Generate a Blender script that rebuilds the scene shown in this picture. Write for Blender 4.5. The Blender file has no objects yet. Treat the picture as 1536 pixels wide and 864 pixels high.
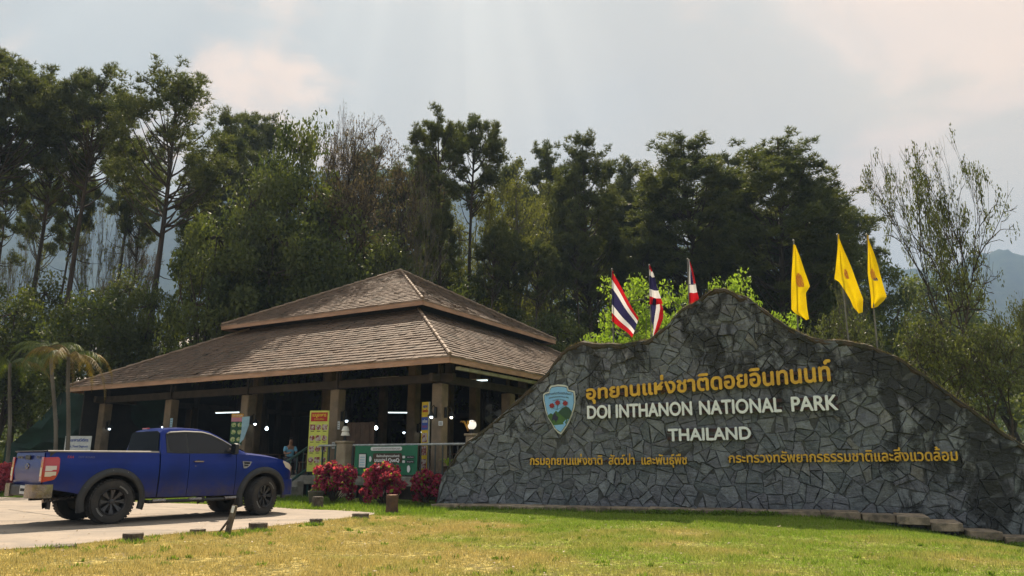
import bpy, math, random
import numpy as np
from mathutils import Vector, Matrix, noise

sc = bpy.context.scene
C = sc.collection
R = math.radians

# ------------------------------------------------------------------ camera, sky, sun, exposure
CAM_H = 1.25
FPX = 1110.0                      # focal length in pixels of a 1536 x 864 frame
PITCH = math.atan(258 / FPX)
cam_d = bpy.data.cameras.new('camera')
cam_d.sensor_width = 36.0
cam_d.lens = 36.0 * FPX / 1536
cam_d.clip_start = 0.1
cam_d.clip_end = 6000
cam = bpy.data.objects.new('camera', cam_d)
cam.location = (0, 0, CAM_H)
cam.rotation_euler = (R(90) + PITCH, 0, 0)
C.objects.link(cam)
sc.camera = cam
sc.render.resolution_x, sc.render.resolution_y = 1024, 576

SUN_EL, SUN_AZ = R(51), R(-6)      # azimuth measured from +Y towards +X
w = bpy.data.worlds.new('World')
sc.world = w
w.use_nodes = True
nt = w.node_tree
nt.nodes.clear()
def N(t, typ, **kw):
    n = t.nodes.new(typ)
    for k, v in kw.items():
        if k == 'ins':
            for a, b in v.items():
                n.inputs[a].default_value = b
        else:
            setattr(n, k, v)
    return n
def mathn(t, op, a, b=None, c=None, clamp=False):
    n = t.nodes.new('ShaderNodeMath'); n.operation = op; n.use_clamp = clamp
    for i, v in enumerate((a, b, c)):
        if v is None: continue
        if hasattr(v, 'is_output'): t.links.new(v, n.inputs[i])
        else: n.inputs[i].default_value = v
    return n.outputs[0]
def mixc(t, fac, a, b, mode='MIX'):
    n = t.nodes.new('ShaderNodeMix'); n.data_type = 'RGBA'; n.blend_type = mode
    for k, v in ((0, fac), (6, a), (7, b)):
        if hasattr(v, 'is_output'): t.links.new(v, n.inputs[k])
        else: n.inputs[k].default_value = v if k == 0 else (*v[:3], 1)
    return n.outputs[2]
def smap(t, v, a, b, c=0.0, d=1.0):
    n = t.nodes.new('ShaderNodeMapRange'); n.interpolation_type = 'SMOOTHSTEP'
    t.links.new(v, n.inputs[0])
    for i, q in enumerate((a, b, c, d)): n.inputs[i + 1].default_value = q
    return n.outputs[0]
sky = N(nt, 'ShaderNodeTexSky', sky_type='NISHITA', sun_disc=False, sun_elevation=SUN_EL, sun_rotation=SUN_AZ,
        altitude=500, air_density=1.0, dust_density=2.5)
tc = N(nt, 'ShaderNodeTexCoord')
sep = N(nt, 'ShaderNodeSeparateXYZ'); nt.links.new(tc.outputs['Generated'], sep.inputs[0])
X_, Y_, Z_ = sep.outputs
# cloud layer: directions projected on a flat layer overhead so that clouds shrink towards the horizon
zz = mathn(nt, 'ADD', mathn(nt, 'MAXIMUM', Z_, 0.0), 0.18)
cx = mathn(nt, 'DIVIDE', X_, zz); cy = mathn(nt, 'DIVIDE', Y_, zz)
cmb = N(nt, 'ShaderNodeCombineXYZ'); nt.links.new(cx, cmb.inputs[0]); nt.links.new(cy, cmb.inputs[1])
OFF = (4.0, 3.0, 1.0)
ofs_ = N(nt, 'ShaderNodeVectorMath', operation='ADD'); nt.links.new(cmb.outputs[0], ofs_.inputs[0]); ofs_.inputs[1].default_value = OFF
n1 = N(nt, 'ShaderNodeTexNoise', ins={'Scale': 1.7, 'Detail': 10.0, 'Roughness': 0.62, 'Distortion': 0.5})
nt.links.new(ofs_.outputs[0], n1.inputs['Vector'])
n2 = N(nt, 'ShaderNodeTexNoise', ins={'Scale': 0.5, 'Detail': 3.0, 'Roughness': 0.5})
nt.links.new(cmb.outputs[0], n2.inputs['Vector'])
# sun shafts: streaks running away from the sun's direction
sv = Vector((math.sin(SUN_AZ) * math.cos(SUN_EL), math.cos(SUN_AZ) * math.cos(SUN_EL), math.sin(SUN_EL)))
e1 = Vector((1, 0, 0)); e1 = (e1 - sv * e1.dot(sv)).normalized(); e2 = -sv.cross(e1)
def dotn(v):
    n = N(nt, 'ShaderNodeVectorMath', operation='DOT_PRODUCT'); nt.links.new(tc.outputs['Generated'], n.inputs[0])
    n.inputs[1].default_value = v; return n.outputs['Value']
ang = mathn(nt, 'ARCTAN2', dotn(e1), dotn(e2))
n3 = N(nt, 'ShaderNodeTexNoise', noise_dimensions='1D', ins={'Scale': 2.2, 'Detail': 2.5, 'Roughness': 0.5})
nt.links.new(ang, n3.inputs['W'])
sund = dotn(sv)
SKYK = 1.0
warm = smap(nt, mathn(nt, 'SUBTRACT', mathn(nt, 'MULTIPLY', X_, 0.40), Z_), -0.66, -0.08)
haze_c = mixc(nt, warm, (3.35, 3.2, 2.7), (5.3, 4.0, 2.5))
cl = smap(nt, n1.outputs['Fac'], 0.50, 0.66)
cl2 = smap(nt, n2.outputs['Fac'], 0.42, 0.62)
col = mixc(nt, mathn(nt, 'MULTIPLY', cl, 0.75), haze_c, (7.4, 5.0, 3.2))
col = mixc(nt, mathn(nt, 'MULTIPLY', cl2, 0.55), col, (2.8, 2.85, 2.7))
shaft = mathn(nt, 'MULTIPLY', smap(nt, n3.outputs['Fac'], 0.35, 0.7, -0.12, 0.11), smap(nt, sund, 0.55, 0.95))
col = mixc(nt, 1.0, col, mixc(nt, 0.0, (1, 1, 1), (1, 1, 1)), 'MULTIPLY')
sh3 = N(nt, 'ShaderNodeVectorMath', operation='SCALE'); nt.links.new(col, sh3.inputs[0])
nt.links.new(mathn(nt, 'ADD', shaft, 1.0), sh3.inputs['Scale'])
final = mixc(nt, 0.9, sky.outputs[0], sh3.outputs[0])
bg = N(nt, 'ShaderNodeBackground'); bg.inputs['Strength'].default_value = 0.1
wo = N(nt, 'ShaderNodeOutputWorld')
nt.links.new(final, bg.inputs[0]); nt.links.new(bg.outputs[0], wo.inputs[0])

sd = bpy.data.lights.new('sun', 'SUN'); sd.energy = 5.0; sd.angle = R(0.55); sd.color = (1.0, 0.86, 0.68)
so = bpy.data.objects.new('sun', sd); C.objects.link(so)
so.rotation_euler = Vector(-sv).to_track_quat('-Z', 'Y').to_euler()

sc.view_settings.view_transform = 'Standard'; sc.view_settings.look = 'None'
sc.view_settings.gamma = 1.0; sc.view_settings.exposure = 1.38
sc.view_settings.use_curve_mapping = False
sc.render.engine = 'CYCLES'
sc.cycles.use_denoising = True
sc.cycles.max_bounces = 7; sc.cycles.diffuse_bounces = 3; sc.cycles.glossy_bounces = 3
sc.cycles.transmission_bounces = 4; sc.cycles.transparent_max_bounces = 8; sc.cycles.volume_bounces = 0
sc.cycles.caustics_reflective = False; sc.cycles.caustics_refractive = False
sc.cycles.use_adaptive_sampling = True

# ------------------------------------------------------------------ survey helpers (sight lines of the photograph -> places in the world)
_ca, _sa = math.cos(PITCH), math.sin(PITCH)
def ray(px, py):
    v = 432 - py
    return (px - 768, FPX * _ca - v * _sa, FPX * _sa + v * _ca)
def on_ground(px, py, z=0.0):
    r = ray(px, py); t = (z - CAM_H) / r[2]
    return Vector((r[0] * t, r[1] * t, z))
def at_depth(px, py, Y):
    r = ray(px, py); t = Y / r[1]
    return Vector((r[0] * t, Y, CAM_H + r[2] * t))
def on_line(b, d, px, py):
    """distance along the plan line b + s d, and height, seen at px, py"""
    r = ray(px, py)
    D = d[0] * (-r[1]) + r[0] * d[1]
    s = (b[0] * r[1] - r[0] * b[1]) / D
    x, y = b[0] + s * d[0], b[1] + s * d[1]
    t = y / r[1]
    return s, CAM_H + r[2] * t

# ------------------------------------------------------------------ materials
def prin(name):
    m = bpy.data.materials.new(name); m.use_nodes = True
    t = m.node_tree; b = t.nodes['Principled BSDF']
    return m, t, b
def pos(t, scale=(1, 1, 1), obj=True):
    tcn = N(t, 'ShaderNodeTexCoord'); mp = N(t, 'ShaderNodeMapping'); mp.inputs['Scale'].default_value = scale
    if obj: t.links.new(tcn.outputs['Object'], mp.inputs[0])
    else:
        g = N(t, 'ShaderNodeNewGeometry'); t.links.new(g.outputs['Position'], mp.inputs[0])
    return mp.outputs[0]
def noisef(t, vec, scale, detail=4.0, rough=0.55, dist=0.0):
    n = N(t, 'ShaderNodeTexNoise', ins={'Scale': scale, 'Detail': detail, 'Roughness': rough, 'Distortion': dist})
    t.links.new(vec, n.inputs['Vector']); return n.outputs['Fac']
def bump(t, b, h, strength=0.3, dist=0.02):
    bn = N(t, 'ShaderNodeBump', ins={'Strength': strength, 'Distance': dist})
    t.links.new(h, bn.inputs['Height']); t.links.new(bn.outputs[0], b.inputs['Normal'])
def mat(name, c1, rough=0.6, c2=None, scale=4.0, metal=0.0, bmp=0.0, bscale=30.0, spec=0.5, tint=0.0, coat=0.0, world=False, stretch=(1, 1, 1), lo=0.35, hi=0.65):
    m, t, b = prin(name)
    v = pos(t, stretch, not world)
    if c2 is None: c2 = tuple(x * 0.75 for x in c1)
    f = smap(t, noisef(t, v, scale, 6.0, 0.62), lo, hi)
    c = mixc(t, f, c1, c2)
    if tint:
        a = N(t, 'ShaderNodeAttribute', attribute_name='tint')
        k = mathn(t, 'ADD', mathn(t, 'MULTIPLY', mathn(t, 'SUBTRACT', a.outputs['Fac'], 0.5), tint), 1.0)
        cm = N(t, 'ShaderNodeVectorMath', operation='SCALE'); t.links.new(c, cm.inputs[0]); t.links.new(k, cm.inputs['Scale'])
        c = cm.outputs[0]
    t.links.new(c, b.inputs['Base Color'])
    b.inputs['Roughness'].default_value = rough; b.inputs['Metallic'].default_value = metal
    b.inputs['Specular IOR Level'].default_value = spec
    b.inputs['Coat Weight'].default_value = coat; b.inputs['Coat Roughness'].default_value = 0.05
    if bmp: bump(t, b, noisef(t, v, bscale, 5.0), bmp)
    return m
def leafmat(name, dark, light, trans=0.35, warm=None):
    m, t, b = prin(name)
    a = N(t, 'ShaderNodeAttribute', attribute_name='tint')
    c = mixc(t, a.outputs['Fac'], dark, light)
    if warm:
        c = mixc(t, smap(t, noisef(t, pos(t), 0.35, 2.0), 0.45, 0.65), c, warm)
    t.links.new(c, b.inputs['Base Color']); b.inputs['Roughness'].default_value = 0.55
    b.inputs['Specular IOR Level'].default_value = 0.3
    tr = N(t, 'ShaderNodeBsdfTranslucent'); 
    sc_ = N(t, 'ShaderNodeVectorMath', operation='MULTIPLY'); t.links.new(c, sc_.inputs[0]); sc_.inputs[1].default_value = (1.5, 1.6, 0.7)
    t.links.new(sc_.outputs[0], tr.inputs[0])
    mx = N(t, 'ShaderNodeMixShader'); mx.inputs[0].default_value = trans
    o = t.nodes['Material Output']
    t.links.new(b.outputs[0], mx.inputs[1]); t.links.new(tr.outputs[0], mx.inputs[2]); t.links.new(mx.outputs[0], o.inputs[0])
    return m
def glow(name, c, s):
    m, t, b = prin(name)
    b.inputs['Base Color'].default_value = (*c, 1); b.inputs['Emission Color'].default_value = (*c, 1); b.inputs['Emission Strength'].default_value = s
    return m

# ------------------------------------------------------------------ mesh helpers
class MB:
    """collects shapes, then links them as one mesh object"""
    def __init__(s): s.v = []; s.f = []; s.t = []; s.uv = None
    def add(s, vs, fs, tint=None):
        k = len(s.v); s.v.extend([tuple(p) for p in vs]); s.f.extend([tuple(i + k for i in f) for f in fs])
        s.t.extend([0.5 if tint is None else tint] * len(fs)); return k
    def box(s, c, d, rz=0.0, m=None, ch=0.0, tint=None):
        x, y, z = d[0] / 2, d[1] / 2, d[2] / 2
        if ch:
            q = min(ch, x * .8, y * .8, z * .8)
            vs = []; 
            for sx in (-1, 1):
                for sy in (-1, 1):
                    for sz in (-1, 1):
                        vs += [(sx * (x - q), sy * (y - q), sz * z), (sx * (x - q), sy * y, sz * (z - q)), (sx * x, sy * (y - q), sz * (z - q))]
            def i(sx, sy, sz, k): return ((sx > 0) * 4 + (sy > 0) * 2 + (sz > 0)) * 3 + k
            fs = []
            fs.append([i(-1,-1,1,0), i(1,-1,1,0), i(1,1,1,0), i(-1,1,1,0)]); fs.append([i(-1,1,-1,0), i(1,1,-1,0), i(1,-1,-1,0), i(-1,-1,-1,0)])
            fs.append([i(-1,-1,-1,1), i(1,-1,-1,1), i(1,-1,1,1), i(-1,-1,1,1)]); fs.append([i(-1,1,1,1), i(1,1,1,1), i(1,1,-1,1), i(-1,1,-1,1)])
            fs.append([i(1,-1,-1,2), i(1,1,-1,2), i(1,1,1,2), i(1,-1,1,2)]); fs.append([i(-1,-1,1,2), i(-1,1,1,2), i(-1,1,-1,2), i(-1,-1,-1,2)])
            for a in (-1, 1):
                for b in (-1, 1):
                    fs.append([i(-1,a,b,0), i(1,a,b,0), i(1,a,b,1), i(-1,a,b,1)][::(1 if a*b<0 else -1)])
                    fs.append([i(a,-1,b,0), i(a,1,b,0), i(a,1,b,2), i(a,-1,b,2)][::(-1 if a*b<0 else 1)])
                    fs.append([i(a,b,-1,1), i(a,b,1,1), i(a,b,1,2), i(a,b,-1,2)][::(1 if a*b<0 else -1)])
                    for e in (-1, 1):
                        fs.append([i(a,b,e,0), i(a,b,e,1), i(a,b,e,2)])
        else:
            vs = [(sx * x, sy * y, sz * z) for sx in (-1, 1) for sy in (-1, 1) for sz in (-1, 1)]
            fs = [(0,1,3,2), (4,6,7,5), (0,4,5,1), (2,3,7,6), (0,2,6,4), (1,5,7,3)]
        cr, sr = math.cos(rz), math.sin(rz)
        if m is None: vs = [(c[0] + a * cr - b * sr, c[1] + a * sr + b * cr, c[2] + e) for a, b, e in vs]
        else: vs = [m @ Vector(p) for p in vs]
        s.add(vs, fs, tint); return s
    def tube(s, pts, rad, n=8, caps=True, tint=None):
        pts = [Vector(p) for p in pts]
        if not hasattr(rad, '__len__'): rad = [rad] * len(pts)
        vs = []; u = None
        for k, p in enumerate(pts):
            d = (pts[min(k + 1, len(pts) - 1)] - pts[max(k - 1, 0)]).normalized()
            if u is None: u = d.orthogonal().normalized()
            else:
                u = (u - d * u.dot(d)); u = u.normalized() if u.length > 1e-6 else d.orthogonal().normalized()
            w_ = d.cross(u)
            for j in range(n):
                a = 2 * math.pi * j / n; vs.append(p + (u * math.cos(a) + w_ * math.sin(a)) * rad[k])
        fs = [(k * n + j, k * n + (j + 1) % n, (k + 1) * n + (j + 1) % n, (k + 1) * n + j) for k in range(len(pts) - 1) for j in range(n)]
        if caps: fs += [tuple(range(n))[::-1], tuple((len(pts) - 1) * n + j for j in range(n))]
        s.add(vs, fs, tint); return s
    def lathe(s, prof, c=(0, 0, 0), n=24, axis='z', tint=None, m=None, caps=True):
        vs = []
        for r, h in prof:
            for j in range(n):
                a = 2 * math.pi * j / n
                p = (r * math.cos(a), r * math.sin(a), h) if axis == 'z' else (r * math.cos(a), h, -r * math.sin(a))
                p = Vector(p)
                if m is not None: p = m @ p
                vs.append((c[0] + p[0], c[1] + p[1], c[2] + p[2]))
        fs = [(k * n + j, k * n + (j + 1) % n, (k + 1) * n + (j + 1) % n, (k + 1) * n + j) for k in range(len(prof) - 1) for j in range(n)]
        if caps and prof[0][0] > 1e-4: fs.append(tuple(range(n))[::-1])
        if caps and prof[-1][0] > 1e-4: fs.append(tuple((len(prof) - 1) * n + j for j in range(n)))
        s.add(vs, fs, tint); return s
    def prism(s, poly, t0, t1, f, tint=None):
        """poly in 2-D, f(a, b, t) -> 3-D"""
        n = len(poly)
        vs = [f(a, b, t0) for a, b in poly] + [f(a, b, t1) for a, b in poly]
        fs = [tuple(range(n))[::-1], tuple(range(n, 2 * n))] + [(i, (i + 1) % n, n + (i + 1) % n, n + i) for i in range(n)]
        s.add(vs, fs, tint); return s
    def grid(s, P, tint=None, thick=0.0, tdir=None):
        nx, ny = len(P), len(P[0])
        vs = [p for r in P for p in r]
        fs = [(i * ny + j, (i + 1) * ny + j, (i + 1) * ny + j + 1, i * ny + j + 1) for i in range(nx - 1) for j in range(ny - 1)]
        if thick:
            k = len(vs)
            vs = vs + [Vector(p) + Vector(tdir) * thick for p in vs]
            fs = fs + [tuple(q + k for q in f[::-1]) for f in fs]
            ed = [(0, j) for j in range(ny)] + [(i, ny - 1) for i in range(1, nx)] + [(nx - 1, j) for j in range(ny - 2, -1, -1)] + [(i, 0) for i in range(nx - 2, 0, -1)]
            ed = [a * ny + b for a, b in ed]
            fs = fs + [(ed[q], ed[(q + 1) % len(ed)], ed[(q + 1) % len(ed)] + k, ed[q] + k) for q in range(len(ed))]
        s.add(vs, fs, tint); return s
    def build(s, name, m, parent=None, smooth=False, recalc=True):
        me = bpy.data.meshes.new(name)
        me.from_pydata(s.v, [], s.f)
        if recalc:
            import bmesh
            b = bmesh.new(); b.from_mesh(me); bmesh.ops.recalc_face_normals(b, faces=b.faces); b.to_mesh(me); b.free()
        at = me.attributes.new('tint', 'FLOAT', 'FACE'); at.data.foreach_set('value', s.t)
        if smooth: smooth_mesh(me, 35 if smooth is True else smooth)
        return obj(name, me, m, parent)
def smooth_mesh(me, angle=35):
    me.polygons.foreach_set('use_smooth', [True] * len(me.polygons))
    me.set_sharp_from_angle(angle=R(angle))
def obj(name, me, m=None, parent=None):
    o = bpy.data.objects.new(name, me)
    if m is not None:
        for x in (m if isinstance(m, (list, tuple)) else [m]): me.materials.append(x)
    C.objects.link(o)
    if parent is not None: o.parent = parent
    return o
def nmesh(name, V, F, tint=None):
    """fast mesh from arrays, F is (n, 3) or (n, 4)"""
    me = bpy.data.meshes.new(name); k = F.shape[1]
    me.vertices.add(len(V)); me.vertices.foreach_set('co', np.asarray(V, dtype=np.float32).ravel())
    me.loops.add(F.size); me.loops.foreach_set('vertex_index', F.astype(np.int32).ravel())
    me.polygons.add(len(F)); me.polygons.foreach_set('loop_start', np.arange(0, F.size, k, dtype=np.int32))
    me.update(calc_edges=True)
    if tint is not None:
        a = me.attributes.new('tint', 'FLOAT', 'FACE'); a.data.foreach_set('value', np.asarray(tint, dtype=np.float32))
    return me
def tag(o, label=None, cat=None, group=None, kind=None):
    if label: o['label'] = label
    if cat: o['category'] = cat
    if group: o['group'] = group
    if kind: o['kind'] = kind
    return o
def empty(name, loc, rz=0.0, label=None, cat=None, group=None):
    o = bpy.data.objects.new(name, None); o.location = loc; o.rotation_euler = (0, 0, rz); o.empty_display_size = 0.2
    C.objects.link(o); return tag(o, label, cat, group)
def copy_tree(o, parent=None):
    c = o.copy(); C.objects.link(c)
    if parent is not None: c.parent = parent
    for ch in list(o.children): copy_tree(ch, c)
    return c
def sstep(x, a, b):
    t = min(1, max(0, (x - a) / (b - a))); return t * t * (3 - 2 * t)
def lerp(x, xs, ys):
    return float(np.interp(x, xs, ys))

# ------------------------------------------------------------------ ground, road, hills
def G(x, y):
    z = 0.045 * sstep(-x, 1.0, 4.0)
    z -= 0.62 * sstep(x, 6.2, 12.0) * sstep(y, 30, 24)
    z += 0.02 * math.sin(x * 0.9 + 1) * math.sin(y * 0.7) * sstep(y, 5, 12) * (1 - sstep(-x, 2, 4))
    return z
def axis(lo, hi, fine_lo, fine_hi, st):
    a = list(np.arange(fine_lo, fine_hi + 1e-6, st)); s = st; x = fine_hi
    while x < hi: s *= 1.25; x += s; a.append(x)
    s = st; x = fine_lo
    while x > lo: s *= 1.25; x -= s; a.insert(0, x)
    return a
xs_, ys_ = axis(-1800, 1800, -14, 16, 0.4), axis(-1500, 2200, 5, 28, 0.4)
V = np.array([(x, y, G(x, y)) for x in xs_ for y in ys_]); ny = len(ys_)
F = np.array([(i * ny + j, (i + 1) * ny + j, (i + 1) * ny + j + 1, i * ny + j + 1) for i in range(len(xs_) - 1) for j in range(ny - 1)])
def lawn_colour(t, v):
    """dry yellow lawn on the left and in patches, greener to the right"""
    se = N(t, 'ShaderNodeSeparateXYZ'); t.links.new(v, se.inputs[0])
    side = smap(t, mathn(t, 'ADD', se.outputs[0], mathn(t, 'MULTIPLY', se.outputs[1], 0.12)), -2.8, 4.6)
    p = noisef(t, v, 0.55, 5.0, 0.6)
    g = mathn(t, 'ADD', mathn(t, 'MULTIPLY', side, 0.55), mathn(t, 'MULTIPLY', mathn(t, 'SUBTRACT', p, 0.5), 1.9))
    g = mathn(t, 'ADD', g, smap(t, mathn(t, 'ADD', se.outputs[1], mathn(t, 'MULTIPLY', se.outputs[0], 0.32)), 14.5, 18.0, 0.0, 0.5))
    return mixc(t, smap(t, g, 0.05, 0.75), (0.56, 0.44, 0.15), (0.24, 0.36, 0.03))
m_ground, t, b = prin('lawn_soil')
v = pos(t, obj=False)
c = lawn_colour(t, v)
c = mixc(t, smap(t, noisef(t, v, 9.0, 6.0, 0.7), 0.38, 0.55), c, (0.13, 0.115, 0.04))
c = mixc(t, smap(t, noisef(t, v, 1.7, 6.0, 0.7), 0.56, 0.68, 0, 0.5), c, (0.30, 0.22, 0.13))
t.links.new(c, b.inputs['Base Color']); b.inputs['Roughness'].default_value = 0.95; b.inputs['Specular IOR Level'].default_value = 0.1
bump(t, b, noisef(t, v, 40.0), 0.6, 0.02)
gme = nmesh('ground', V, F); smooth_mesh(gme, 60)
tag(obj('ground', gme, m_ground), kind='structure')

near_edge = [on_ground(*p) for p in [(0, 831), (84, 826), (190, 813), (290, 804), (383, 797), (470, 787), (530, 780), (566, 774.5)]]
far_edge = [on_ground(*p) for p in [(566, 773.5), (540, 771), (500, 769), (440, 767), (400, 764), (300, 759), (230, 757), (100, 752), (0, 748)]]
near_xy = [(p.x, p.y) for p in near_edge]; far_xy = [(p.x, p.y) for p in far_edge]
poly = [(-60, 2.0), (-14, 8.5)] + near_xy + far_xy + [(-30, 29.5), (-60, 38)]
def in_poly(x, y, P):
    c = False; j = len(P) - 1
    for i in range(len(P)):
        if (P[i][1] > y) != (P[j][1] > y) and x < (P[j][0] - P[i][0]) * (y - P[i][1]) / (P[j][1] - P[i][1]) + P[i][0]: c = not c
        j = i
    return c
# ragged edge where the grass creeps over the road
def ragged(P, i0, i1):
    out = []
    for i in range(len(P)):
        a = Vector((*P[i], 0)); b_ = Vector((*P[(i + 1) % len(P)], 0)); out.append(tuple(a[:2]))
        if i0 <= i < i1:
            n = int((b_ - a).length / 0.12)
            for k in range(1, n):
                p = a.lerp(b_, k / n); q = noise.noise(p * 2.2) * 0.14 + noise.noise(p * 9) * 0.06
                d = (b_ - a).normalized(); out.append((p.x - d.y * q, p.y + d.x * q))
    return out
poly = ragged(poly, 2, len(poly) - 3)
m_road, t, b = prin('worn_concrete_road')
v = pos(t, obj=False)
c = mixc(t, smap(t, noisef(t, v, 1.1, 7.0, 0.65), 0.35, 0.7), (0.36, 0.285, 0.215), (0.25, 0.205, 0.16))
c = mixc(t, smap(t, noisef(t, v, 60.0, 3.0), 0.45, 0.7, 0, 0.5), c, (0.19, 0.17, 0.15))
c = mixc(t, smap(t, noisef(t, pos(t, (0.4, 3.0, 1), False), 0.9, 3.0), 0.5, 0.7, 0, 0.65), c, (0.17, 0.15, 0.13))
c = mixc(t, smap(t, noisef(t, v, 3.2, 8.0, 0.75), 0.56, 0.68, 0, 0.55), c, (0.14, 0.12, 0.10))
t.links.new(c, b.inputs['Base Color']); b.inputs['Roughness'].default_value = 0.85
bump(t, b, noisef(t, v, 90.0, 3.0), 0.35, 0.01)
from mathutils.geometry import tessellate_polygon
tri = tessellate_polygon([[Vector((*p, 0)) for p in poly]])
me = bpy.data.meshes.new('road')
me.from_pydata([(x, y, max(G(x, y), 0.02) + 0.012) for x, y in poly], [], [tuple(f) for f in tri])
tag(obj('road', me, m_road), kind='structure')
# ------------------------------------------------------------------ hills
rng = np.random.default_rng(5)
def ridge(name, D, table, back, m, seed):
    """a range of hills: table gives (azimuth px, ridge px) seen from the lawn"""
    px = np.arange(-1400, 3000, 7.0)
    xs_t, ys_t = zip(*table)
    P = []
    for i, p in enumerate(px):
        y = np.interp(p, xs_t, ys_t) + 12 * noise.fractal((p * 0.012, seed, 0), 1.0, 2.0, 6) + 3.5 * noise.fractal((p * 0.13, seed, 0), 0.8, 2.0, 4)
        top = at_depth(p, y, D); dirv = Vector((top.x, top.y, 0)).normalized()
        row = []
        for k in range(15):
            f = k / 10.0
            base = top.xy.length * (0.42 + 0.58 * f) if f <= 1 else top.xy.length * (1 + (f - 1) * back)
            hgt = top.z * (f ** 1.25) if f <= 1 else top.z * (1 - (f - 1) * 1.9)
            hgt *= 1 + (0 if k in (0, 10) else 0.16 * noise.fractal((dirv.x * 14 + k * .3, dirv.y * 14, k * 0.5 + seed), 1.0, 2.0, 4))
            row.append((dirv.x * base, dirv.y * base, hgt - 1.0))
        P.append(row)
    g = MB(); g.grid(P); o = g.build(name, m, None, smooth=80, recalc=False); tag(o, kind='structure'); return o
m_hill, t, b = prin('hill_forest')
v = pos(t, obj=False)
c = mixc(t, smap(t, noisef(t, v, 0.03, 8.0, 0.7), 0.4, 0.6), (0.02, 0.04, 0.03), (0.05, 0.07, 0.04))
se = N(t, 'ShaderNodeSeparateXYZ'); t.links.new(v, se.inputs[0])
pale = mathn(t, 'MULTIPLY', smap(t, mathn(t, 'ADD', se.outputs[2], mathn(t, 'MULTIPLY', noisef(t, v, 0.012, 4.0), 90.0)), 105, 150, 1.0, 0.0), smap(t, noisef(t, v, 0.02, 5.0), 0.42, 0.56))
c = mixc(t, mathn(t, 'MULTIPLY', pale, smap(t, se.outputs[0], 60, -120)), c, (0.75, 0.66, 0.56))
t.links.new(c, b.inputs['Base Color']); b.inputs['Roughness'].default_value = 1.0; b.inputs['Specular IOR Level'].default_value = 0.0
bump(t, b, noisef(t, v, 0.12, 6.0, 0.7), 1.0, 6.0)
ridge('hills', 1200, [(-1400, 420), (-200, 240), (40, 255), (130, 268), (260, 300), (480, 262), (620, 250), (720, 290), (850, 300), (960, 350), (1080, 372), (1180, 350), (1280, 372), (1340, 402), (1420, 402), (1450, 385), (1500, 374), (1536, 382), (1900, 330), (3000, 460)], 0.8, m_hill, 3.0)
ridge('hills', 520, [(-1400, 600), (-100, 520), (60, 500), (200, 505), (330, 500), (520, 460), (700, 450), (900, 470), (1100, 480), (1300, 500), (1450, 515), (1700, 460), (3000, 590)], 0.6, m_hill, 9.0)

# ------------------------------------------------------------------ stone sign wall
WALL0 = Vector((-2.05, 20.94, 0)); WYAW = -R(17.74)
wdir = (math.cos(WYAW), math.sin(WYAW))
TOP = [(0.0, 0.0), (0.06, 0.45), (0.12, 0.72), (0.4, 1.15), (0.66, 1.52), (1.1, 1.84), (1.62, 2.22), (2.1, 2.62), (2.57, 3.01), (3.13, 3.49), (3.45, 3.9), (3.70, 4.14), (4.07, 4.28), (4.61, 4.21), (5.32, 4.18), (5.94, 4.28), (6.38, 4.60), (6.65, 4.92), (6.91, 5.09), (7.2, 5.22), (7.44, 5.42), (7.62, 5.5), (7.94, 5.47), (8.2, 5.32), (8.41, 5.24), (8.86, 4.84), (9.31, 4.44), (9.82, 4.13), (10.2, 4.02), (10.49, 4.04), (11.06, 3.89), (11.75, 3.54), (12.38, 2.98), (12.99, 2.43), (13.58, 1.86), (13.99, 1.5), (14.5, 1.25), (15.2, 0.6), (15.8, 0.1), (16.0, -0.5)]
tu, tz = zip(*TOP)
def top_at(u): return lerp(u, tu, tz)
def bot_at(u): return -0.1 - 0.5 * sstep(u, 9.5, 13.0) - 0.15
wall = empty('stone_sign_wall', WALL0, WYAW, 'long grey crazy-stone wall with a hump-backed top, carrying raised letters, on the lawn', 'wall')
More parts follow.
